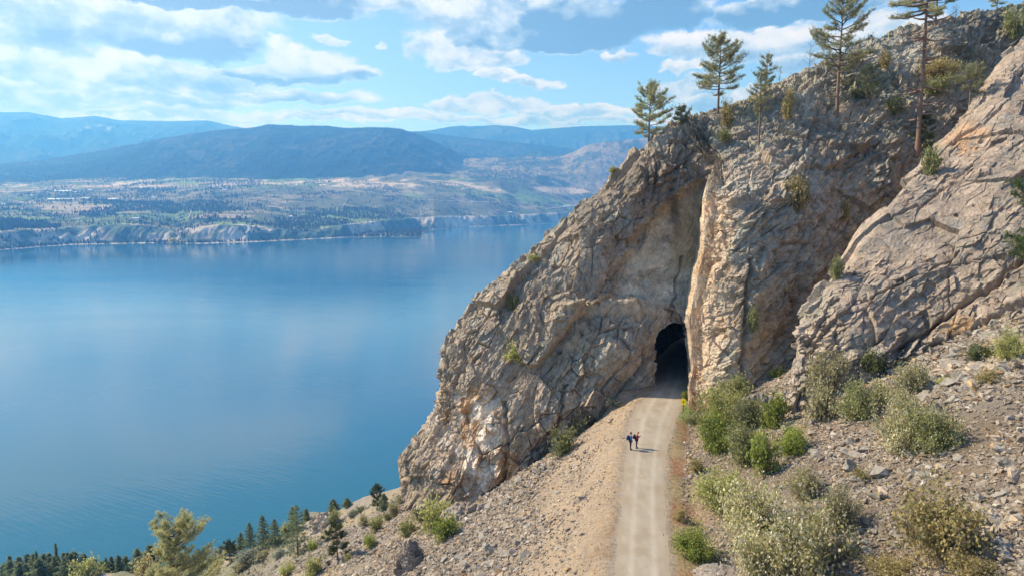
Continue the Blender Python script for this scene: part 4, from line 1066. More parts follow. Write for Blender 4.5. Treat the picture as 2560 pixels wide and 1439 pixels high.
def snag(px, py, topy, w, lab, seed):
    r = np.random.default_rng(seed); p = put(px, py); m = mpp(p); h = (py-topy)*m; P = Parts(); z = np.linspace(0, h, 7)
    T = np.stack([.03*z+r.normal(0, .02, 7), 0*z, z], -1); V, Fc = tube(T, .05*(1-z/h)+.012, 5); P.add(V, Fc, (.20, .16, .13)); B = Parts()
    for q in range(16):
        t = r.uniform(.15, .95); az = r.uniform(0, 6.3); L = w*m/2*(1.1-t)*r.uniform(.5, 1); b = np.array([.03*t*h, 0, t*h]); dd = np.array([math.cos(az), math.sin(az), r.uniform(.2, .9)])
        V, Fc = tube([b, b+dd*L*.5, b+dd*L+np.array([0, 0, .1])], [.025, .016, .008], 3); B.add(V, Fc, (.19, .15, .12))
        for _ in range(3):
            c0 = b+dd*L*r.uniform(.4, .95); V, Fc = tube([c0, c0+r.normal(0, .25, 3)+np.array([0, 0, .15])], [.012, .006], 3); B.add(V, Fc, (.19, .15, .12))
    e = empty('dead_tree', p-Vector((0, 0, .1))); obj('trunk', P.mesh('trunk', M_BARK), e); obj('branches', B.mesh('branches', M_BARK), e)
    return tag(e, lab, 'dead tree')
snag(2022, 180, 102, 60, 'bare dead tree on the skyline left of the tall ledge pine', 4)
snag(2387, 56, 12, 60, 'leafless twiggy bush on the ridge right of the tallest pine', 5)
snag(1948, 212, 165, 40, 'bare grey bush on the skyline behind the narrow pine', 6)
snag(1310, 705, 650, 14, 'thin dead stick on the left shoulder of the cliff', 8)

# lower left: pine beside the lake, conifers down the hillside
p = Vector(pt(448, 1500, 74)); zt = float(height(np.array(p.x), np.array(p.y))); m = mpp(p)
hh = ((CZ+float(pdir(448, 1282)[1])*p.y)-zt)*.93
me = make_pine(77, hh, width=225*m, crown=.05, limbs=90, cols=[(.50, .45, .20), (.42, .42, .21), (.34, .37, .19), (.52, .46, .19), (.46, .48, .30)], tuft=.34, dens=1.5, top=.8, gap=.05, bk=(.15, .11, .08))
plant('pine_tree', me, (p.x, p.y, zt-.2), 1, 1, 'large ochre tinged pine in the lower left, nearest tree to the lake side foreground', 'pine tree')
CON = [(745,1386,1258,84,'wide dark conifer at the head of the pale bank','w'),(733,1330,1262,34,'narrow spire conifer rising behind the wide conifer','f'),
 (626,1364,1296,34,'conifer at the left end of the hillside row','f'),(603,1358,1308,26,'shorter conifer at the outer left of the hillside row','f'),(659,1362,1284,40,'tallest conifer of the hillside row','f'),(688,1362,1294,40,'conifer at the right end of the hillside row','f'),
 (834,1264,1232,30,'small round conifer on the brow behind the pale bank','w'),(868,1262,1242,20,'tiny conifer on the brow against the water','f'),(943,1272,1210,34,'pointed young pine alone on the brow against the water','p'),(960,1272,1232,26,'low conifer right of the pointed young pine','w'),
 (844,1398,1304,58,'open young pine with visible trunk on the bare hillside','p'),(574,1404,1352,44,'thin young pine right of the large ochre tinged pine','p'),(541,1352,1330,14,'tiny far conifer beside the slim pole','f'),(551,1354,1332,14,'tiny far conifer on the right of the pair by the pole','f'),(766,1300,1270,18,'thin spire left of the pale bank','f')]
for q, (px, py, ty, w, lab, st) in enumerate(CON):
    p = put(px, py, (ground,)); m = mpp(p); h = (py-ty)*m
    me = make_fir(50+q, h, w*m*1.35, low=.03 if st == 'w' else .06, limbs=60, rag=.4 if st == 'w' else .25, tuft=.3) if st != 'p' else make_pine(60+q, h, width=w*m*1.1, crown=.15, limbs=30, cols=[(.10, .13, .045), (.075, .10, .04)], tuft=.28)
    plant('conifer_tree' if st != 'p' else 'pine_tree', me, p, 1, 1, lab, 'conifer' if st != 'p' else 'pine tree', rz=q)
FIRS = [make_fir(200+k, 12, (6.6, 5.4, 7.4, 6.0, 5.0, 7.0)[k], limbs=84, tuft=.5, rag=.3+.08*k) for k in range(6)]
rr = np.random.default_rng(5); k = 0
for row, (y0, dist) in enumerate(((1438, 262), (1448, 236), (1460, 208))):
    for nth, px in enumerate(np.arange(6, 392, (19, 17, 21)[row])):
        px2 = px+rr.uniform(-8, 8)
        Yd = dist+rr.uniform(-8, 8); x = float(pdir(px2, 0*px2+1400)[0])*Yd; z = float(height(np.array(x), np.array(Yd)))
        top = np.interp(px2, [0, 60, 130, 200, 260, 380], [1408, 1382, 1364, 1362, 1350, 1345])+rr.uniform(-12, 18)+12*row
        ht = (CZ+float(pdir(px2, top)[1])*Yd)-z
        if ht < 4: ht = 5+rr.uniform(0, 3)
        ht = min(ht, 17)
        ORD = 'first second third fourth fifth sixth seventh eighth ninth tenth eleventh twelfth thirteenth fourteenth fifteenth sixteenth seventeenth eighteenth nineteenth twentieth twenty-first twenty-second twenty-third twenty-fourth'.split()
        lab = f"dark conifer, {ORD[min(nth, 23)]} from the left in the {('back', 'middle', 'front')[row]} row of the lower left stand"
        e = plant('conifer_tree', FIRS[(k*5+row) % 6], (x, Yd, z-.3), ht/12*rr.uniform(1.1, 1.7), ht/12, lab, 'conifer', 'conifers of the lower left stand', rz=rr.uniform(0, 6)); k += 1
for px, ty, w, lab in ((142, 1356, 26, 'tallest pointed conifer of the lower left stand'), (205, 1406, 60, None), (92, 1374, 28, 'thin-crowned pale conifer near the left of the lower left stand')):
    if lab:
        Yd = 225; x = float(pdir(px, 1400)[0])*Yd; z = float(height(np.array(x), np.array(Yd))); ht = (CZ+float(pdir(px, ty)[1])*Yd)-z
        plant('conifer_tree', make_fir(300+px, ht, w*.9*mpp((x, Yd, z)), tuft=.45, limbs=80), (x, Yd, z-.3), 1, 1, lab, 'conifer')

# shrubs --------------------------------------------------------------
PAL = {'green': [(.31, .35, .07), (.23, .28, .06), (.38, .42, .11)], 'olive': [(.30, .31, .13), (.24, .255, .10), (.36, .36, .18)],
 'cream': [(.62, .56, .36), (.72, .67, .48), (.44, .41, .18), (.36, .34, .13), (.52, .47, .26)], 'pale': [(.44, .41, .23), (.38, .36, .19), (.52, .47, .29), (.33, .28, .18)],
 'ochre': [(.46, .38, .15), (.38, .32, .14), (.52, .43, .18), (.34, .27, .16)], 'yellow': [(.44, .44, .15), (.37, .38, .13), (.50, .48, .21)], 'dark': [(.12, .14, .06), (.16, .18, .08)], 'grey': [(.30, .32, .24), (.25, .28, .21)]}
def make_shrub(seed, kind, nl=2600, ls=.075, dome=1.0, bare=.25):
    """unit shrub: radius 1, height 1; stems fan out of the root and carry clumps of leaves"""
    r = np.random.default_rng(seed); sp, lp = Parts(), Parts(); tips = []
    for q in range(26):
        az = r.uniform(0, 6.283); out = r.uniform(.1, .9)**.8; hh = r.uniform(.35, 1.05)*(1-.35*out**2); s = np.linspace(0, 1, 6)
        P = np.stack([math.cos(az)*out*s**1.3, math.sin(az)*out*s**1.3, hh*s**.9], -1)+r.normal(0, .02, (6, 3))*s[:, None]
        V, Fc = tube(P, .016*(1-.8*s)+.003, 3); sp.add(V, Fc, (.30, .25, .20))
        for w in range(4):
            a = r.uniform(.35, 1.0); b = np.array([np.interp(a, s, P[:, i]) for i in range(3)]); t = b+r.normal(0, .17, 3)+np.array([0, 0, .06]); t[2] = max(t[2], .05)
            V, Fc = tube([b, (b+t)/2, t], [.006, .004, .002], 3); sp.add(V, Fc, (.32, .27, .21)); tips.append((b, t))
        tips.append((P[-2], P[-1]))
    T = np.array(tips); i = r.integers(0, len(T), nl); a = r.uniform(bare, 1.12, (nl, 1)); sc_ = r.choice([.045, .10, .20], (nl, 1))
    C = T[i, 0]*(1-a)+T[i, 1]*a+r.normal(0, 1, (nl, 3))*sc_; C[:, 2] = np.abs(C[:, 2])
    # clumps keep one tone
    tone = r.uniform(.7, 1.25, len(T))[i]
    V, Fc, c = leaves(r, C, ls, PAL[kind]); c = c*np.repeat(tone, 4)[:, None]; lp.add(V, Fc, c)
    return sp.mesh('stems', M_BARK), lp.mesh('foliage', M_LEAF)
SH = {}
def shrub_mesh(kind, big, var):
    k = (kind, big, var)
    if k not in SH: SH[k] = make_shrub(1000+len(SH), kind, 6600 if big else 2100, .046 if big else .082)
    return SH[k]
SHRUBS = [
 (1790,1130,96,110,'green','tall bright green bush at the path side below the rock pillar'),(1868,1160,96,110,'olive','tall olive bush right of the tall bright green bush'),(1800,1062,120,96,'yellow','broad yellow-green bush right behind the yellow sign'),(1870,1075,90,80,'olive','olive bush between the broad yellow-green bush and the green gully bush'),
 (1932,1072,64,92,'green','green bush against the rock in the gully mouth'),(1975,1138,84,76,'green','low green bush at the foot of the smooth slab'),(1908,1188,74,110,'green','bright green upright bush below the gully mouth'),(1838,1010,80,80,'olive','pale olive bush leaning on the pillar foot'),
 (2142,1052,108,92,'olive','round yellow-green bush high on the slope under the slab'),(2052,1052,80,96,'pale','pale leafed bush left of the round yellow-green bush'),(2240,1128,120,120,'cream','tall cream flowering bush in the middle of the right slope'),
 (2335,1122,124,110,'olive','wide thin olive bush right of the tall cream bush'),(1805,1262,140,96,'yellow','dusty green round bush between path and cream bushes'),(1733,1396,108,84,'green','bright green round bush close to the path at the bottom'),
 (1880,1340,160,150,'cream','yellowish cream bush behind the big flowering bush'),(1905,1439,150,140,'cream','cream flowering bush at the bottom left of the flowering group'),(2015,1445,215,190,'cream','largest cream white flowering bush at the bottom of the photo'),
 (2100,1330,110,110,'pale','pale olive bush on the right of the flowering group'),(2012,1246,90,76,'pale','thin greyish bush above the flowering group'),(2345,1400,230,190,'ochre','large ochre yellow bush in the lower right'),(2225,1442,130,56,'ochre','low ochre scrub along the bottom edge'),(2440,1445,130,60,'ochre','low olive ochre scrub right of the large ochre bush'),
 (2262,1050,90,80,'cream','cream bush standing just above the tall cream bush'),(2062,990,110,120,'pale','tall straw coloured bush against the slab foot'),(2180,930,60,56,'dark','dark green bush on the slab foot'),(2276,990,96,92,'cream','cream flowering bush where slab and slope meet'),(2200,1010,70,60,'cream','small pale flowering bush beside the round yellow-green bush'),
 (2522,905,84,84,'yellow','yellow-green bush at the right edge under the overhang'),(2448,900,80,40,'dark','low dark shrub under the overhang'),(2360,968,46,30,'yellow','small yellowish tuft above the scree'),(1941,944,44,26,'green','small fresh green shrub on the rock step in the gully'),
 (2092,700,36,64,'olive','olive shrub on the left edge of the smooth slab'),(1990,524,66,70,'ochre','ochre olive shrub in the middle of the second buttress'),(2106,552,44,40,'ochre','little ochre shrub right of the buttress shrub'),(1970,300,34,66,'ochre','narrow ochre shrub in the crack below the ridge'),
 (1816,318,34,54,'ochre','dark ochre shrub in the notch under the broad-crowned pine'),(1810,356,44,26,'olive','low green shrub under the notch'),(2236,290,48,44,'olive','olive shrub on the rubble left of the tallest pine'),(2340,200,100,44,'ochre','wide ochre thicket on the upper slope'),
 (2335,238,70,40,'olive','olive shrub under the ochre thicket'),(2326,440,50,60,'olive','olive shrub on the crest of the smooth slab'),(2535,100,60,70,'olive','green shrub in the upper right corner on the slab crest'),(2212,172,30,36,'ochre','tawny tuft near the ridge top'),
 (1336,652,30,16,'yellow','yellow-green tuft on the left skyline of the cliff'),(1532,434,24,14,'yellow','small tuft on the cliff skyline above the lake'),(1281,776,30,44,'olive','thin green shrub high on the left face of the cliff'),(1296,906,62,54,'yellow','yellow-green shrub on the middle of the left face'),
 (1406,1138,72,78,'olive','olive bush at the cliff foot above the scree'),(1448,1088,72,64,'pale','grey-green bush at the cliff foot, upper of the pair'),(1533,1018,46,28,'grey','small grey-green bush at the cliff foot near the tunnel'),(1880,830,34,60,'olive','faint olive shrub in the seam of the second buttress'),
 (1088,1332,80,96,'yellow','tall yellow-green bush under the cliff corner'),(1112,1352,66,68,'green','bright green bush between scree and dark rock knob'),(1018,1342,44,44,'yellow','pale green bush left of the tall yellow-green bush'),(984,1292,36,44,'pale','upright pale bush on the brow of the lower left hillside'),
 (940,1326,40,40,'yellow','yellow-green bush in the middle of the lower left hillside'),(910,1316,30,32,'pale','small pale bush left of the yellow-green hillside bush'),(925,1366,38,28,'green','low bright green bush on the bare hillside'),(785,1436,50,46,'yellow','straw yellow bush at the bottom edge, right of the pair'),
 (716,1440,44,38,'yellow','straw yellow bush at the bottom edge, left of the pair'),(838,1308,38,34,'olive','round olive bush below the pale bank'),(783,1378,26,26,'green','dark fresh bush right of the wide conifer'),(872,1400,30,18,'yellow','flat yellow-green bush at the foot of the open young pine'),
 (712,1342,26,40,'yellow','lime green bush behind the wide conifer'),(1050,1300,50,40,'pale','twiggy brown bush under the cliff corner'),(640,1395,80,24,'grey','sage grey low bushes on the hillside edge'),(560,1378,70,26,'grey','sage grey patch beside the thin young pine'),
 (610,1402,50,20,'grey','sage bush low on the hillside edge right of the thin young pine'),(655,1396,44,18,'pale','straw coloured low bush under the hillside row'),(700,1392,40,18,'grey','sage bush left of the wide conifer foot'),(600,1425,54,22,'pale','wide straw bush near the bottom edge below the thin young pine'),(540,1412,50,22,'olive','olive bush right beside the large ochre tinged pine'),
 (880,1290,30,16,'grey','small sage bush on the brow right of the pale bank'),(900,1278,26,14,'olive','tiny olive bush on the brow'),(1000,1258,34,22,'pale','pale bush just left of the cliff foot'),(970,1300,26,20,'olive','olive tuft left of the upright pale bush'),
 (1714,1000,20,22,'green','green grass clump behind the yellow sign'),(1732,1060,48,22,'olive','low green clump below the yellow sign'),(218,1450,70,60,'yellow','yellow-green deciduous bush in front of the lower left stand'),(372,1450,70,60,'ochre','ochre bush left of the large ochre tinged pine'),
 (1740,1180,40,36,'ochre','dry brush at the right edge of the path'),(1700,1300,36,30,'ochre','tan dry brush on the right path verge'),(2470,960,60,36,'ochre','dry tawny grass clump under the overhang'),(2150,1200,50,30,'ochre','brownish low scrub beside the dark tilted slab')]
for q, (px, py, w, h, kind, lab) in enumerate(SHRUBS):
    big = w >= 84
    p = put(px, py-2 if py < 1439 else py); m = mpp(p)
    ca = .86 if p.z < 20 else 1.0
    me = shrub_mesh(kind, big, (q % 2) if not big else q)
    e = plant('bush', me, p-Vector((0, 0, .05)), w*m/2*1.12, h*m*ca*1.06, lab, 'bush', parts=('stems', 'foliage'), rz=q*1.7)
# rubble ledges get small unnamed ground cover: dry grass and herbs, beyond counting
def grass():
    r = np.random.default_rng(21); n = 90000
    x = r.uniform(-95, 60, n); y = r.uniform(22, 135, n); d = xl(y)-x; e = x-xr(y)
    nn = fbm(np.stack([x/4, y/4, 0*x], -1), 3, 501); side = np.maximum(d, e)
    pr = np.where(e > 0, np.where(e < 4.5, .95, .10), np.where(d < 5, .45*sstep(nn, -.1, .3), np.where(d < 26, .05, .50*sstep(nn, -.2, .3))))
    k = (side > .25) & (r.uniform(0, 1, n) < pr) & ~((y > 84) & (x > -6)); x, y, d, e, nn = x[k], y[k], d[k], e[k], nn[k]
    z = height(x, y); C = np.stack([x, y, z], -1)
    cols = [(.36, .27, .14), (.30, .21, .11), (.40, .32, .18), (.24, .22, .10), (.30, .18, .10)]
    V, Fc, c = tufts(r, C, 7, .20, .012, cols, 1.2)
    g1 = np.repeat((y > 66) & (y < 80) & (e > 0) & (e < 4) | (nn > .45), 21); c = np.where(g1[:, None], c*np.array([.62, 1.05, .55]), c)
    far = np.repeat(np.where(y > 75, 1.7, 1.0), 21)[:, None]; Cc = np.repeat(C, 21, 0); V = Cc+(V-Cc)*far*np.array([1, 1, .85])
    tag(obj('dry_grass', mesh('dry_grass', V, Fc, M_LEAF, c)), 'dry straw grass tufts along the path and over the slopes', 'grass', kind='stuff')
grass()
# ------------------------------------------------------------------ the far shore in detail
fpx, fY, fz, fwh, fu, fYs, _ft = FAR
fdy = fz-CZ; fb = (fdy*CP+fY[:, None]*SP)/(fY[:, None]*CP-fdy*SP); fpy = 719.5-F*fb
fvis = np.minimum.accumulate(fpy, axis=0)
def fh(x, Y):
    px_ = 1280+x/Y*F*.992; i = int(np.clip(np.searchsorted(fpx, px_), 1, len(fpx)-1)); j = int(np.clip(np.searchsorted(fY, Y), 1, len(fY)-1))
    return float(fz[j, i])
def far_hit(px, py):
    i = int(np.argmin(np.abs(fpx-px))); j = np.nonzero(fpy[:, i] <= py)[0]
    if not len(j): return None
    j = j[0]; return Vector(((px-1280)/F/.992*fY[j], fY[j], fz[j, i]))
def far_trees():
    r = np.random.default_rng(31); n = 260000
    i = r.integers(45, len(fpx), n); j = (r.uniform(0, 1, n)**1.1*(np.searchsorted(fY, 8200)-1)).astype(int)
    Yv = fY[j]+r.uniform(-4, 4, n); px_ = fpx[i]+r.uniform(-1.3, 1.3, n); x = (px_-1280)/F/.992*Yv; z = fz[j, i]; wh = fwh[j, i]; u = fu[j, i]
    P3 = np.stack([x, Yv, 0*x], -1); a = fbm(P3/260, 3, 601); b = fbm(P3/90, 3, 603); t = (Yv-fYs[j, i])/150
    vis = fpy[j, i] <= fvis[j, i]+2.5
    dens = np.where(wh < 0, sstep(a+.6*b, .08, .36)*.42+.03, np.where(wh == 4, sstep(a+.7*b, -.2, .30)*.75+.12, np.where(wh == 1, .30, .12)))
    dens = np.where((t > .1) & (t < 1), .16*sstep(b, -.2, .3), dens); dens = np.where(t < .05, 0, dens)
    dens = np.where((t <= .2) & (z < LAKE_Z+6) & (z > LAKE_Z+1), .35, dens)
    k = vis & (r.uniform(0, 1, n) < dens) & (px_ < 1680); x, Yv, z, px_, t = x[k], Yv[k], z[k], px_[k], t[k]
    h = r.uniform(7, 17, len(x)); 
    # one irregular conifer: two stacked, jittered 5-sided cones
    def conif(seed):
        q = np.random.default_rng(seed); V = []; Fc = []
        for z0, z1, w in ((.05, .72, .22), (.35, 1.0, .15)):
            o = len(V)
            for k in range(6): aa = k*1.047; rr_ = w*q.uniform(.6, 1.2); V.append((rr_*math.cos(aa), rr_*math.sin(aa), z0+q.uniform(-.05, .08)))
            V.append((0, 0, z1)); Fc += [(o+k, o+(k+1) % 6, o+6) for k in range(6)]
        return np.array(V), np.array(Fc)
    VAR = [conif(s) for s in range(6)]; v = r.integers(0, 6, len(x)); app = h/Yv
    order = np.argsort(-app); cnt = {}; top = []
    for q in order[:9000]:
        bb = int(px_[q]//30)
        if 0 < px_[q] < 1470 and cnt.get(bb, 0) < 5: cnt[bb] = cnt.get(bb, 0)+1; top.append(q)
    top = np.array(top); rest = np.ones(len(x), bool); rest[top] = False
    Vs, Fs, Cs, off = [], [], [], 0
    for s in range(6):
        hv, hf = VAR[s]; idx = np.nonzero(rest & (v == s))[0]
        W = hv[None]*h[idx][:, None, None]*np.array([1.15, 1.15, 1])+np.stack([x, Yv, z], -1)[idx][:, None]
        Vs.append(W.reshape(-1, 3)); Fs.append((hf[None]+off+np.arange(len(idx))[:, None, None]*len(hv)).reshape(-1, 3))
        c = np.array([.055, .075, .042])*r.uniform(.6, 1.8, len(idx))[:, None]; Cs.append(np.repeat(c, len(hv), 0)); off += len(idx)*len(hv)
    tag(obj('distant_forest', mesh('distant_forest', np.concatenate(Vs), np.concatenate(Fs), M_LEAF, np.concatenate(Cs))), 'distant conifers and orchards scattered over the far shore', 'forest', kind='stuff')
    ms = [mesh('conifer_tree', hv, hf, M_LEAF, (.05, .07, .04)) for hv, hf in VAR]
    LMF = [(60,600,'beach at the left edge'),(190,590,'left clay bluff'),(320,590,'long pale clay bluff'),(430,600,'lakeside hamlet'),(600,590,'bright clay scar'),(740,590,'wooded bluff'),
           (860,590,'small bay'),(960,585,'point houses'),(1040,588,'tip of the low point'),(1150,560,'pale right bluff'),(1300,555,'dark bluff'),(1420,545,'last bluff by the cliff'),(185,500,'long white sheds'),(640,550,'bright green field'),(980,520,'green terraced field')]
    g = {}
    for q in top:
        o = obj('conifer_tree', ms[v[q]], loc=(x[q], Yv[q], z[q]-.3)); o.scale = (h[q]*1.1, h[q]*1.1, h[q])
        pyq = 719.5-F*(((z[q]-CZ)*CP+Yv[q]*SP)/(Yv[q]*CP-(z[q]-CZ)*SP)); d = [math.hypot(px_[q]-a_, pyq-b_) for a_, b_, _ in LMF]; m_ = int(np.argmin(d))
        
        dx_, dy_ = px_[q]-LMF[m_][0], (pyq-LMF[m_][1])*1.6
        g.setdefault((LMF[m_][2], ('right of' if dx_ > 0 else 'left of') if abs(dx_) > abs(dy_) else ('below' if dy_ > 0 else 'above')), []).append((d[m_], o))
        tag(o, 'x', 'conifer', 'distant conifers along the far shore')
    for (nm, sd_), L in g.items():
        L.sort(key=lambda t: t[0])
        for q, (_, o) in enumerate(L):
            o['label'] = f"tiny distant conifer {'first second third fourth fifth sixth seventh eighth ninth tenth eleventh twelfth thirteenth fourteenth fifteenth'.split()[min(q, 14)]} nearest {sd_} the {nm}"
far_trees()
M_WALL = simple('house_wall_material', (.62, .58, .52)); M_WHITE = simple('white_roof_material', (.85, .85, .85)); M_ROOF = simple('house_roof_material', (.32, .27, .25)); M_ROOF2 = simple('brown_roof_material', (.42, .25, .18))
def house(px, py, w, lab, cat='house', white=False, dep=10, hgt=5, group=None, rz=None, name='house', mat=None):
    p = far_hit(px, py)
    if p is None: return
    W = w*mpp(p); e = empty(name, p-Vector((0, 0, 1)), rz if rz is not None else (px*.37) % .9-.45); D = dep
    V = [(x, y, z) for z in (0, hgt+1) for y in (-D/2, D/2) for x in (-W/2, W/2)]
    Fq = [(0, 1, 5, 4), (1, 3, 7, 5), (3, 2, 6, 7), (2, 0, 4, 6)]
    obj('wall', mesh('wall', V, Fq, M_WHITE if white else M_WALL), e)
    a, b, zz, rg = W/2+.4, D/2+.5, hgt+.95, hgt+1+D*.22
    V = [(-a, -b, zz), (a, -b, zz), (a, b, zz), (-a, b, zz), (-a, 0, rg), (a, 0, rg), (-a, 0, rg), (a, 0, rg)]
    Fr = [(0, 1, 5, 4), (3, 6, 7, 2)]
    obj('roof', mesh('roof', V, Fr+[(0, 4, 6, 3), (1, 2, 7, 5)], mat or (M_WHITE if white else (M_ROOF if px % 2 else M_ROOF2))), e)
    tag(e, lab, cat, group)
for px, py, w, lab in ((172,500,64,'long white greenhouse range on the left, lower of the two rows'),(232,497,18,'short white shed at the right end of the lower greenhouse row'),(176,480,46,'white greenhouse row, upper and left'),(210,481,18,'white shed right of the upper greenhouse row'),
   (244,476,8,'small bright white shed right of the greenhouses'),(300,500,26,'white shed right of the greenhouses at the height of the lower row')):
    house(px, py, w, lab, 'greenhouse', True, 26 if w > 20 else 14, 4, name='greenhouse', rz=0)
HS = [(352,548,14,'pale house cluster building in the middle of the left bench'),(340,551,8,'small pale house left of the pale cluster building'),(205,550,26,'low white farm building below the greenhouses'),(100,490,8,'pale house in the upper left village'),
 (70,487,8,'small house at the left of the upper left village'),(60,505,10,'house below the upper left village'),(28,512,8,'pale house near the left edge of the bench'),(120,520,8,'lone pale house under the village'),(80,520,9,'whitish house on the left bench'),(400,496,10,'small pale house on the upper bench edge'),
 (338,500,10,'pale house between greenhouses and wood'),(455,548,10,'dark roofed house beside the farm track'),(575,476,10,'house on the upper bench left of the fields'),(668,480,12,'white farmhouse among the upper orchards'),(690,505,8,'small farmhouse above the bright green field'),(1275,533,11,'white house on the bluff near the cliff skyline'),
 (1245,528,9,'pale house left of the white bluff house'),(1228,530,8,'low house furthest left of the bluff houses'),(1182,506,8,'small house beside the long pale road'),(1120,492,10,'pale shed on the brown bench'),(1030,540,6,'tiny house on the green terraced field'),(1415,516,16,'long dark roofed barn by the cliff skyline'),
 (870,500,8,'farmhouse at the fork of the upper track'),(905,490,8,'small house above the green terraced field'),(735,543,7,'little house behind the bluff trees')]
for k, (px, py, w, lab) in enumerate(HS): house(px, py, w, lab, group=None, dep=11, hgt=5, white=(k % 3 == 0))
for k, px in enumerate((392,404,416,428,442,456)): house(px, 604+(k % 2), 8, f"{'first second third fourth fifth sixth'.split()[k]} house from the left in the lakeside hamlet below the ravine", dep=9, hgt=4)
for k, px in enumerate(range(895, 1048, 12)): house(px, 585+(k % 3)*1.5, 7, f"{'first second third fourth fifth sixth seventh eighth ninth tenth eleventh twelfth thirteenth'.split()[k]} house from the left on the low point", dep=9, hgt=4)
M_ROAD = simple('dirt_road_material', (.40, .35, .28))
def road(name, pts, w):
    P = [far_hit(a + (0), b) for a, b in [(q[0], q[1]) for q in resample(pts, max(6, int(8*len(pts))))]]
    P = [p for p in P if p]; V = []
    for i, p in enumerate(P):
        t = (P[min(i+1, len(P)-1)]-P[max(i-1, 0)]); t.z = 0; t.normalize() if t.length else None; s = Vector((-t.y, t.x, 0))*w/2
        for q in (-1, 1):
            c = p+s*q; V.append((c.x, c.y, max(p.z, fh(c.x, c.y))+2.0))
    tag(obj(name, mesh(name, V, [(2*i, 2*i+1, 2*i+3, 2*i+2) for i in range(len(P)-1)], M_ROAD)), kind='structure')
road('road', [(1005,497),(1060,501),(1150,505),(1240,508)], 6); road('road', [(1180,488),(1240,500),(1300,510),(1360,514),(1430,519)], 6)
road('road', [(482,546),(487,535),(492,524)], 4); road('road', [(835,532),(862,520),(872,505),(880,497)], 4); road('road', [(1362,524),(1400,520),(1432,516)], 12); road('road', [(1040,533),(1062,520),(1085,515)], 4)
road('road', [(300,470),(420,469),(540,467),(640,463)], 16); road('road', [(1065,453),(1110,455),(1160,463)], 22)
# yellow spring trees by the hamlet
def small_round(px, py, w, lab, colr, sd_):
    p = far_hit(px, py); s = w*mpp(p)/2; r = np.random.default_rng(sd_); C = r.normal(0, .42, (420, 3)); C[:, 2] = np.abs(C[:, 2])*1.1+.3
    V, Fc, c = leaves(r, C, .3, [colr, tuple(k*.7 for k in colr)]); t, tf = tube([(0, 0, -.2), (0, 0, .8)], [.08, .05], 5)
    e = empty('broadleaf_tree', p); e.scale = (s, s, s); obj('trunk', mesh('trunk', t, tf, M_BARK, (.2, .15, .1)), e); obj('crown', mesh('crown', V, Fc, M_LEAF, c), e); tag(e, lab, 'tree')
small_round(438, 609, 18, 'yellow spring tree on the beach of the hamlet', (.60, .50, .16), 1); small_round(462, 608, 10, 'smaller yellow tree right of the hamlet beach', (.55, .46, .16), 2)
small_round(12, 622, 12, 'grey-green round tree at the far left shoreline', (.30, .32, .16), 3); small_round(27, 620, 12, 'grey-green round tree, right of the far left pair', (.30, .32, .16), 4)

# ------------------------------------------------------------------ sign and pole
M_YEL = simple('sign_yellow_material', (.95, .66, .005), .5); M_BLK = simple('sign_black_material', (.03, .02, .015), .6); M_POST = simple('post_material', (.22, .13, .08)); M_PALE = simple('pale_paint_material', (.75, .75, .72), .6)
def box(cx, cy, cz, sx, sy, sz, bev=.0):
    V = np.array([(x, y, z) for z in (-.5, .5) for y in (-.5, .5) for x in (-.5, .5)])*[sx, sy, sz]+[cx, cy, cz]
    return V, np.array([(0, 2, 3, 1), (4, 5, 7, 6), (0, 1, 5, 4), (2, 6, 7, 3), (0, 4, 6, 2), (1, 3, 7, 5)])
def build_sign():
    ax, az = pdir(1708, 1028); Y = -CZ/float(az); p = Vector((float(ax)*Y, Y, float(height(np.array(float(ax)*Y), np.array(Y))))); m = mpp(p); e = empty('trail_sign', p, -.5)
    H = 34*m; w = 11.5*m; ph = 15.5*m
    obj('post', mesh('post', *box(0, 0, H*.5-.1, .09, .09, H+.2-.1, 0), M_POST), e)
    n = 16; out = []                                       # rounded yellow plate
    for cx, cz_, a0 in ((1, 1, 0), (-1, 1, 90), (-1, -1, 180), (1, -1, 270)):
        for k in range(5):
            a = R(a0+k*22.5); out.append((cx*(w/2-.06)+.06*math.cos(a), cz_*(ph/2-.06)+.06*math.sin(a)))
    N = len(out); V = [(x, -.055, H-ph/2+z) for x, z in out]+[(x, -.075, H-ph/2+z) for x, z in out]
    bm = bmesh.new(); vs = [bm.verts.new(v) for v in V]
    bm.faces.new(vs[:N]); bm.faces.new(vs[N:][::-1])
    for k in range(N): bm.faces.new((vs[k], vs[(k+1) % N], vs[N+(k+1) % N], vs[N+k]))
    bmesh.ops.recalc_face_normals(bm, faces=bm.faces)
    me = bpy.data.meshes.new('plate'); bm.to_mesh(me); bm.free(); me.materials.append(M_YEL); pl = obj('plate', me, e)
    # dark flame shaped mark with a light middle
    def blob(name, s, yy, mat, dz):
        pts = [(0, 1.15), (.32, .55), (.62, .05), (.60, -.45), (.30, -.85), (0, -.95), (-.30, -.85), (-.60, -.45), (-.62, .05), (-.32, .55)]
        V = [(x*s, yy, H-ph/2+z*s+dz) for x, z in pts]+[(0, yy, H-ph/2+dz)]
        return obj(name, mesh(name, V, [(k, (k+1) % 10, 10) for k in range(10)], mat), pl)
    blob('symbol', w*.30, -.079, M_BLK, -.02); blob('symbol_centre', w*.12, -.083, M_YEL, -w*.12)
    tag(e, 'small yellow warning sign with a dark symbol on a brown post at the tunnel mouth', 'sign')
build_sign()
p = put(527, 1356, (ground,)); m = mpp(p); e = empty('slim_pole', p); V, Fc = tube([(0, 0, -.3), (0, 0, 26*m)], [.07, .05], 6)
obj('pole', mesh('pole', V, Fc, M_PALE), e); V, Fc = tube([(0, 0, 22*m), (0, 0, 24*m), (0, 0, 27*m)], [.22, .3, .12], 8); obj('top', mesh('top', V, Fc, M_PALE), e)
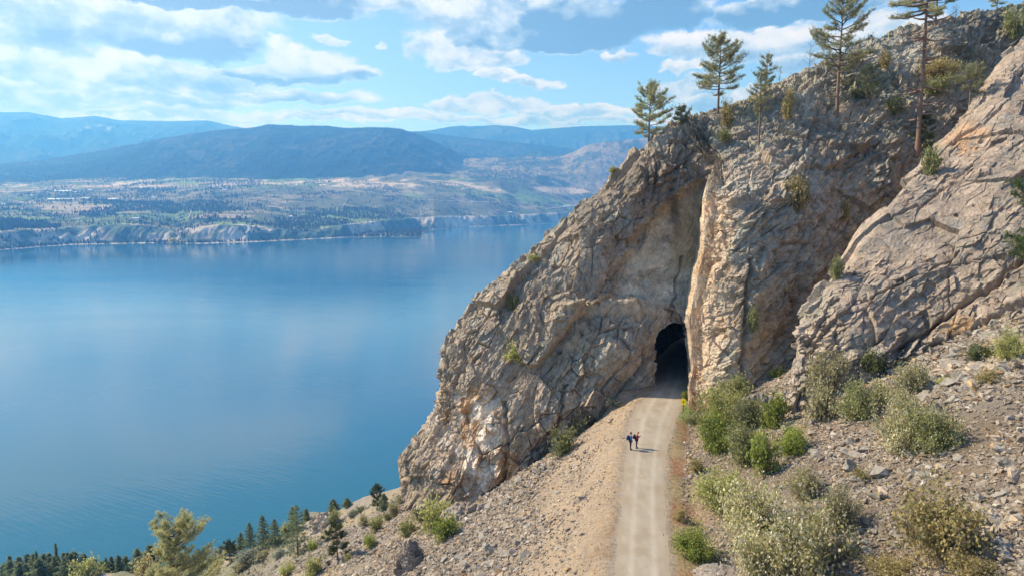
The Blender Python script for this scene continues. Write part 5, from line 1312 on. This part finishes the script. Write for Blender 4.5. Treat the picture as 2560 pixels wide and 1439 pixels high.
tag(e, 'slim pale pole with a white top on the lower hillside against the lake', 'pole')

# ------------------------------------------------------------------ two hikers
def skin(name, joints, edges, radii, mat, parent=None, sub=1, root=0):
    me = bpy.data.meshes.new(name); me.from_pydata([tuple(j) for j in joints], edges, []); me.materials.append(mat)
    o = obj(name, me, parent); mo = o.modifiers.new('Skin', 'SKIN'); mo.use_smooth_shade = True
    lay = me.skin_vertices[0] if len(me.skin_vertices) else None
    if lay:
        for k, r_ in enumerate(radii):
            rr_ = r_ if isinstance(r_, tuple) else (r_, r_); lay.data[k].radius = rr_; lay.data[k].use_root = (k == root)
    ss = o.modifiers.new('Subdivision', 'SUBSURF'); ss.levels = sub; ss.render_levels = sub
    return o
M_SKIN = simple('skin_material', (.55, .33, .24), .6)
def person(px, py, hgt, rz, pose, cloth, lab):
    ax, az = pdir(px, py); Y = -CZ/float(az); p = Vector((float(ax)*Y, Y, .045)); e = empty('person', p, rz); k = hgt/1.75; e.scale = (k, k, k)
    J = dict(pel=(0, 0, .95), wst=(0, 0, 1.10), chs=(-.01, 0, 1.32), nck=(.0, 0, 1.47), hd0=(.02, 0, 1.55), hd1=(.03, 0, 1.66), hd2=(.02, 0, 1.72))
    if pose == 'phone': J.update(chs=(.01, 0, 1.31), nck=(.05, 0, 1.45), hd0=(.10, 0, 1.52), hd1=(.15, 0, 1.60), hd2=(.15, 0, 1.66))
    names, pts, rad, ed = [], [], [], []
    def v(n, c, r_, par=None):
        names.append(n); pts.append(c); rad.append(r_)
        if par: ed.append((names.index(par), len(pts)-1))
    v('pel', J['pel'], (.125, .15)); v('wst', J['wst'], (.105, .14), 'pel'); v('chs', J['chs'], (.115, .165), 'wst'); v('nck', J['nck'], .055, 'chs')
    v('hd0', J['hd0'], .07, 'nck'); v('hd1', J['hd1'], (.095, .08), 'hd0'); v('hd2', J['hd2'], (.06, .055), 'hd1')
    hx, hz = J['hd0'][0], (J['hd0'][2]+J['hd1'][2])/2; fx = J['hd1'][0]
    v('nose', (fx+.115, 0, J['hd1'][2]-.045), .014, 'hd1')
    v('earl', (fx-.01, .088, J['hd1'][2]-.03), .018, 'hd1'); v('earr', (fx-.01, -.088, J['hd1'][2]-.03), .018, 'hd1')
    hands = []
    for s, t in ((1, 'l'), (-1, 'r')):
        v('hip'+t, (0, s*.09, .90), (.095, .095), 'pel'); v('kne'+t, (.03 if s > 0 else -.01, s*.10, .49), .058, 'hip'+t); v('ank'+t, (-.02+(.05 if s > 0 else -.03), s*.10, .09), .038, 'kne'+t)
        v('toe'+t, (.16+(.05 if s > 0 else -.03), s*.12, .035), .034, 'ank'+t)
        v('sho'+t, (J['chs'][0], s*.19, 1.40), .058, 'chs')
        if pose == 'phone': el, wr, ha = (.06, s*.23, 1.14), (.29, s*.07, 1.20), (.35, s*.045, 1.235)
        else: el, wr, ha = (-.04, s*.24, 1.13), (.00, s*.25, .89), (.01, s*.25, .82)
        v('elb'+t, el, .042, 'sho'+t); v('wri'+t, wr, .027, 'elb'+t); v('pal'+t, ha, (.035, .018), 'wri'+t); hands.append((s, wr, ha))
    body = skin('body', pts, ed, rad, M_SKIN, e)
    D = {n: pts[i] for i, n in enumerate(names)}
    # fingers: five unequal bent chains per hand, grown out of the palm
    hp, he, hr = [], [], []
    for s, wr, ha in hands:
        d = np.array(ha)-np.array(wr); d /= np.linalg.norm(d); sd2 = np.cross(d, (0, s, .001)) if pose != 'phone' else np.array([0, 0, 1.]); sd2 = sd2/np.linalg.norm(sd2); cu = np.cross(sd2, d)*(-s)
        for q, L in enumerate((.065, .075, .078, .072, .058)):
            off = sd2*(-.034+.017*q); b0 = np.array(ha)+off*(1 if q else 1.3)-(d*.02 if q == 0 else 0); dirf = d if q else d*.6+sd2*-.7; i0 = len(hp)
            hp += [tuple(b0), tuple(b0+dirf*L*.5), tuple(b0+dirf*L*.9+cu*L*.3)]; hr += [.010, .009, .007]; he += [(i0, i0+1), (i0+1, i0+2)]
    me = Parts()
    for i0 in range(0, len(hp), 3): V, Fc = tube(hp[i0:i0+3], hr[i0:i0+3], 6); me.add(V, Fc, (.5, .3, .2))
    obj('fingers', me.mesh('fingers', M_SKIN, True), e)
    mj = simple('jacket_material', cloth[0], .8); mt = simple('trousers_material', cloth[1], .85); mh = simple('hair_material', cloth[2], .9); ms = simple('shoe_material', (.04, .035, .03), .7)
    jp = [D['pel'], D['wst'], D['chs'], (D['nck'][0], 0, D['nck'][2]-.03)]; je = [(0, 1), (1, 2), (2, 3)]; jr = [(.155, .18), (.14, .172), (.145, .195), (.075, .08)]
    for t in 'lr':
        i0 = len(jp); jp += [D['sho'+t], D['elb'+t], tuple(np.array(D['wri'+t])*.95+np.array(D['elb'+t])*.05)]; je += [(2, i0), (i0, i0+1), (i0+1, i0+2)]; jr += [.08, .062, .046]
    jp[0] = (0, 0, .86); skin('jacket', jp, je, jr, mj, e, root=1)
    tp_ = [(0, 0, .93)]; te, tr_ = [], [(.14, .155)]
    for t in 'lr':
        i0 = len(tp_); a = np.array(D['ank'+t]); tp_ += [D['hip'+t], D['kne'+t], tuple(a+[0, 0, .02])]; te += [(0, i0), (i0, i0+1), (i0+1, i0+2)]; tr_ += [.112, .078, .062]
    skin('trousers', tp_, te, tr_, mt, e)
    for t in 'lr': a, b = np.array(D['ank'+t]), np.array(D['toe'+t]); skin('shoe', [tuple(a-[.05, 0, .04]), tuple(a-[0, 0, .045]), tuple(b)], [(0, 1), (1, 2)], [.048, .055, .046], ms, e)
    h1 = np.array(D['hd1'])
    u, w_ = np.meshgrid(np.linspace(0, 2*math.pi, 20), np.linspace(0, math.pi*.56, 10)); V = np.stack([np.sin(w_)*np.cos(u)*.108-.012, np.sin(w_)*np.sin(u)*.093, np.cos(w_)*.115+.012], -1)
    V[..., 2] -= .06*(V[..., 0] < -.02)*(np.sin(w_) > .8); V += h1
    obj('cap' if pose == 'phone' else 'hair', mesh('hair', V.reshape(-1, 3), gridfaces(10, 20), mh, smooth=True), e)
    eyes = Parts()
    for s in (-1, 1): V, Fc = tube([h1+[.088, s*.032, -.02], h1+[.096, s*.032, -.02]], [.010, .006], 6); eyes.add(V, Fc, (.02, .02, .02))
    obj('eyes', eyes.mesh('eyes', ms), e)
    if pose == 'phone': V, Fc = box(.385, 0, 1.27, .012, .075, .15); ph = obj('phone', mesh('phone', V, Fc, ms)); ph.location = p; ph.rotation_euler = (0, 0, rz); ph.scale = (k, k, k); tag(ph, 'small dark phone held by the person in the maroon jacket', 'phone')
    tag(e, lab, 'person'); return e, p, rz, k
def backpack(p, rz, k, colr, lab, w=.30, h=.50, d=.20, z=1.22, x=-.26):
    e = empty('backpack', p, rz); e.scale = (k, k, k)
    bm = bmesh.new(); bmesh.ops.create_cube(bm, size=1); bmesh.ops.scale(bm, vec=(d, w, h), verts=bm.verts); bmesh.ops.bevel(bm, geom=bm.edges[:], offset=.07, segments=3, affect='EDGES')
    bmesh.ops.translate(bm, vec=(x, 0, z), verts=bm.verts); me = bpy.data.meshes.new('bag'); bm.to_mesh(me); bm.free(); mm = simple('bag_material', colr, .85); me.materials.append(mm); obj('bag', me, e)
    bm = bmesh.new(); bmesh.ops.create_cube(bm, size=1); bmesh.ops.scale(bm, vec=(.07, w*.75, h*.45), verts=bm.verts); bmesh.ops.bevel(bm, geom=bm.edges[:], offset=.025, segments=2, affect='EDGES')
    bmesh.ops.translate(bm, vec=(x-d/2-.02, 0, z-h*.15), verts=bm.verts); me = bpy.data.meshes.new('pocket'); bm.to_mesh(me); bm.free(); me.materials.append(mm); obj('pocket', me, e)
    for s in (-1, 1):
        V, Fc = tube([(x+.06, s*.11, z+.2), (x+.22, s*.13, z+.24), (x+.40, s*.13, z+.10), (x+.38, s*.14, z-.08), (x+.08, s*.14, z-.18)], [.02]*5, 5); obj('strap', mesh('strap', V, Fc, mm), e)
    tag(e, lab, 'backpack')
e1, p1, r1, k1 = person(1576, 1124, 1.76, .15, 'stand', ((.02, .13, .38), (.018, .018, .03), (.07, .04, .03)), 'person in a blue jacket and black trousers standing on the path, left of the pair')
backpack(p1, r1, k1, (.03, .03, .10), 'dark navy backpack worn by the person in the blue jacket')
e2, p2, r2, k2 = person(1591, 1120, 1.70, .05, 'phone', ((.42, .035, .08), (.03, .02, .035), (.50, .17, .05)), 'person in a maroon jacket and orange cap looking down at a phone')
backpack(p2, r2, k2, (.03, .035, .04), 'black backpack worn by the person in the maroon jacket', z=1.2, x=-.24)
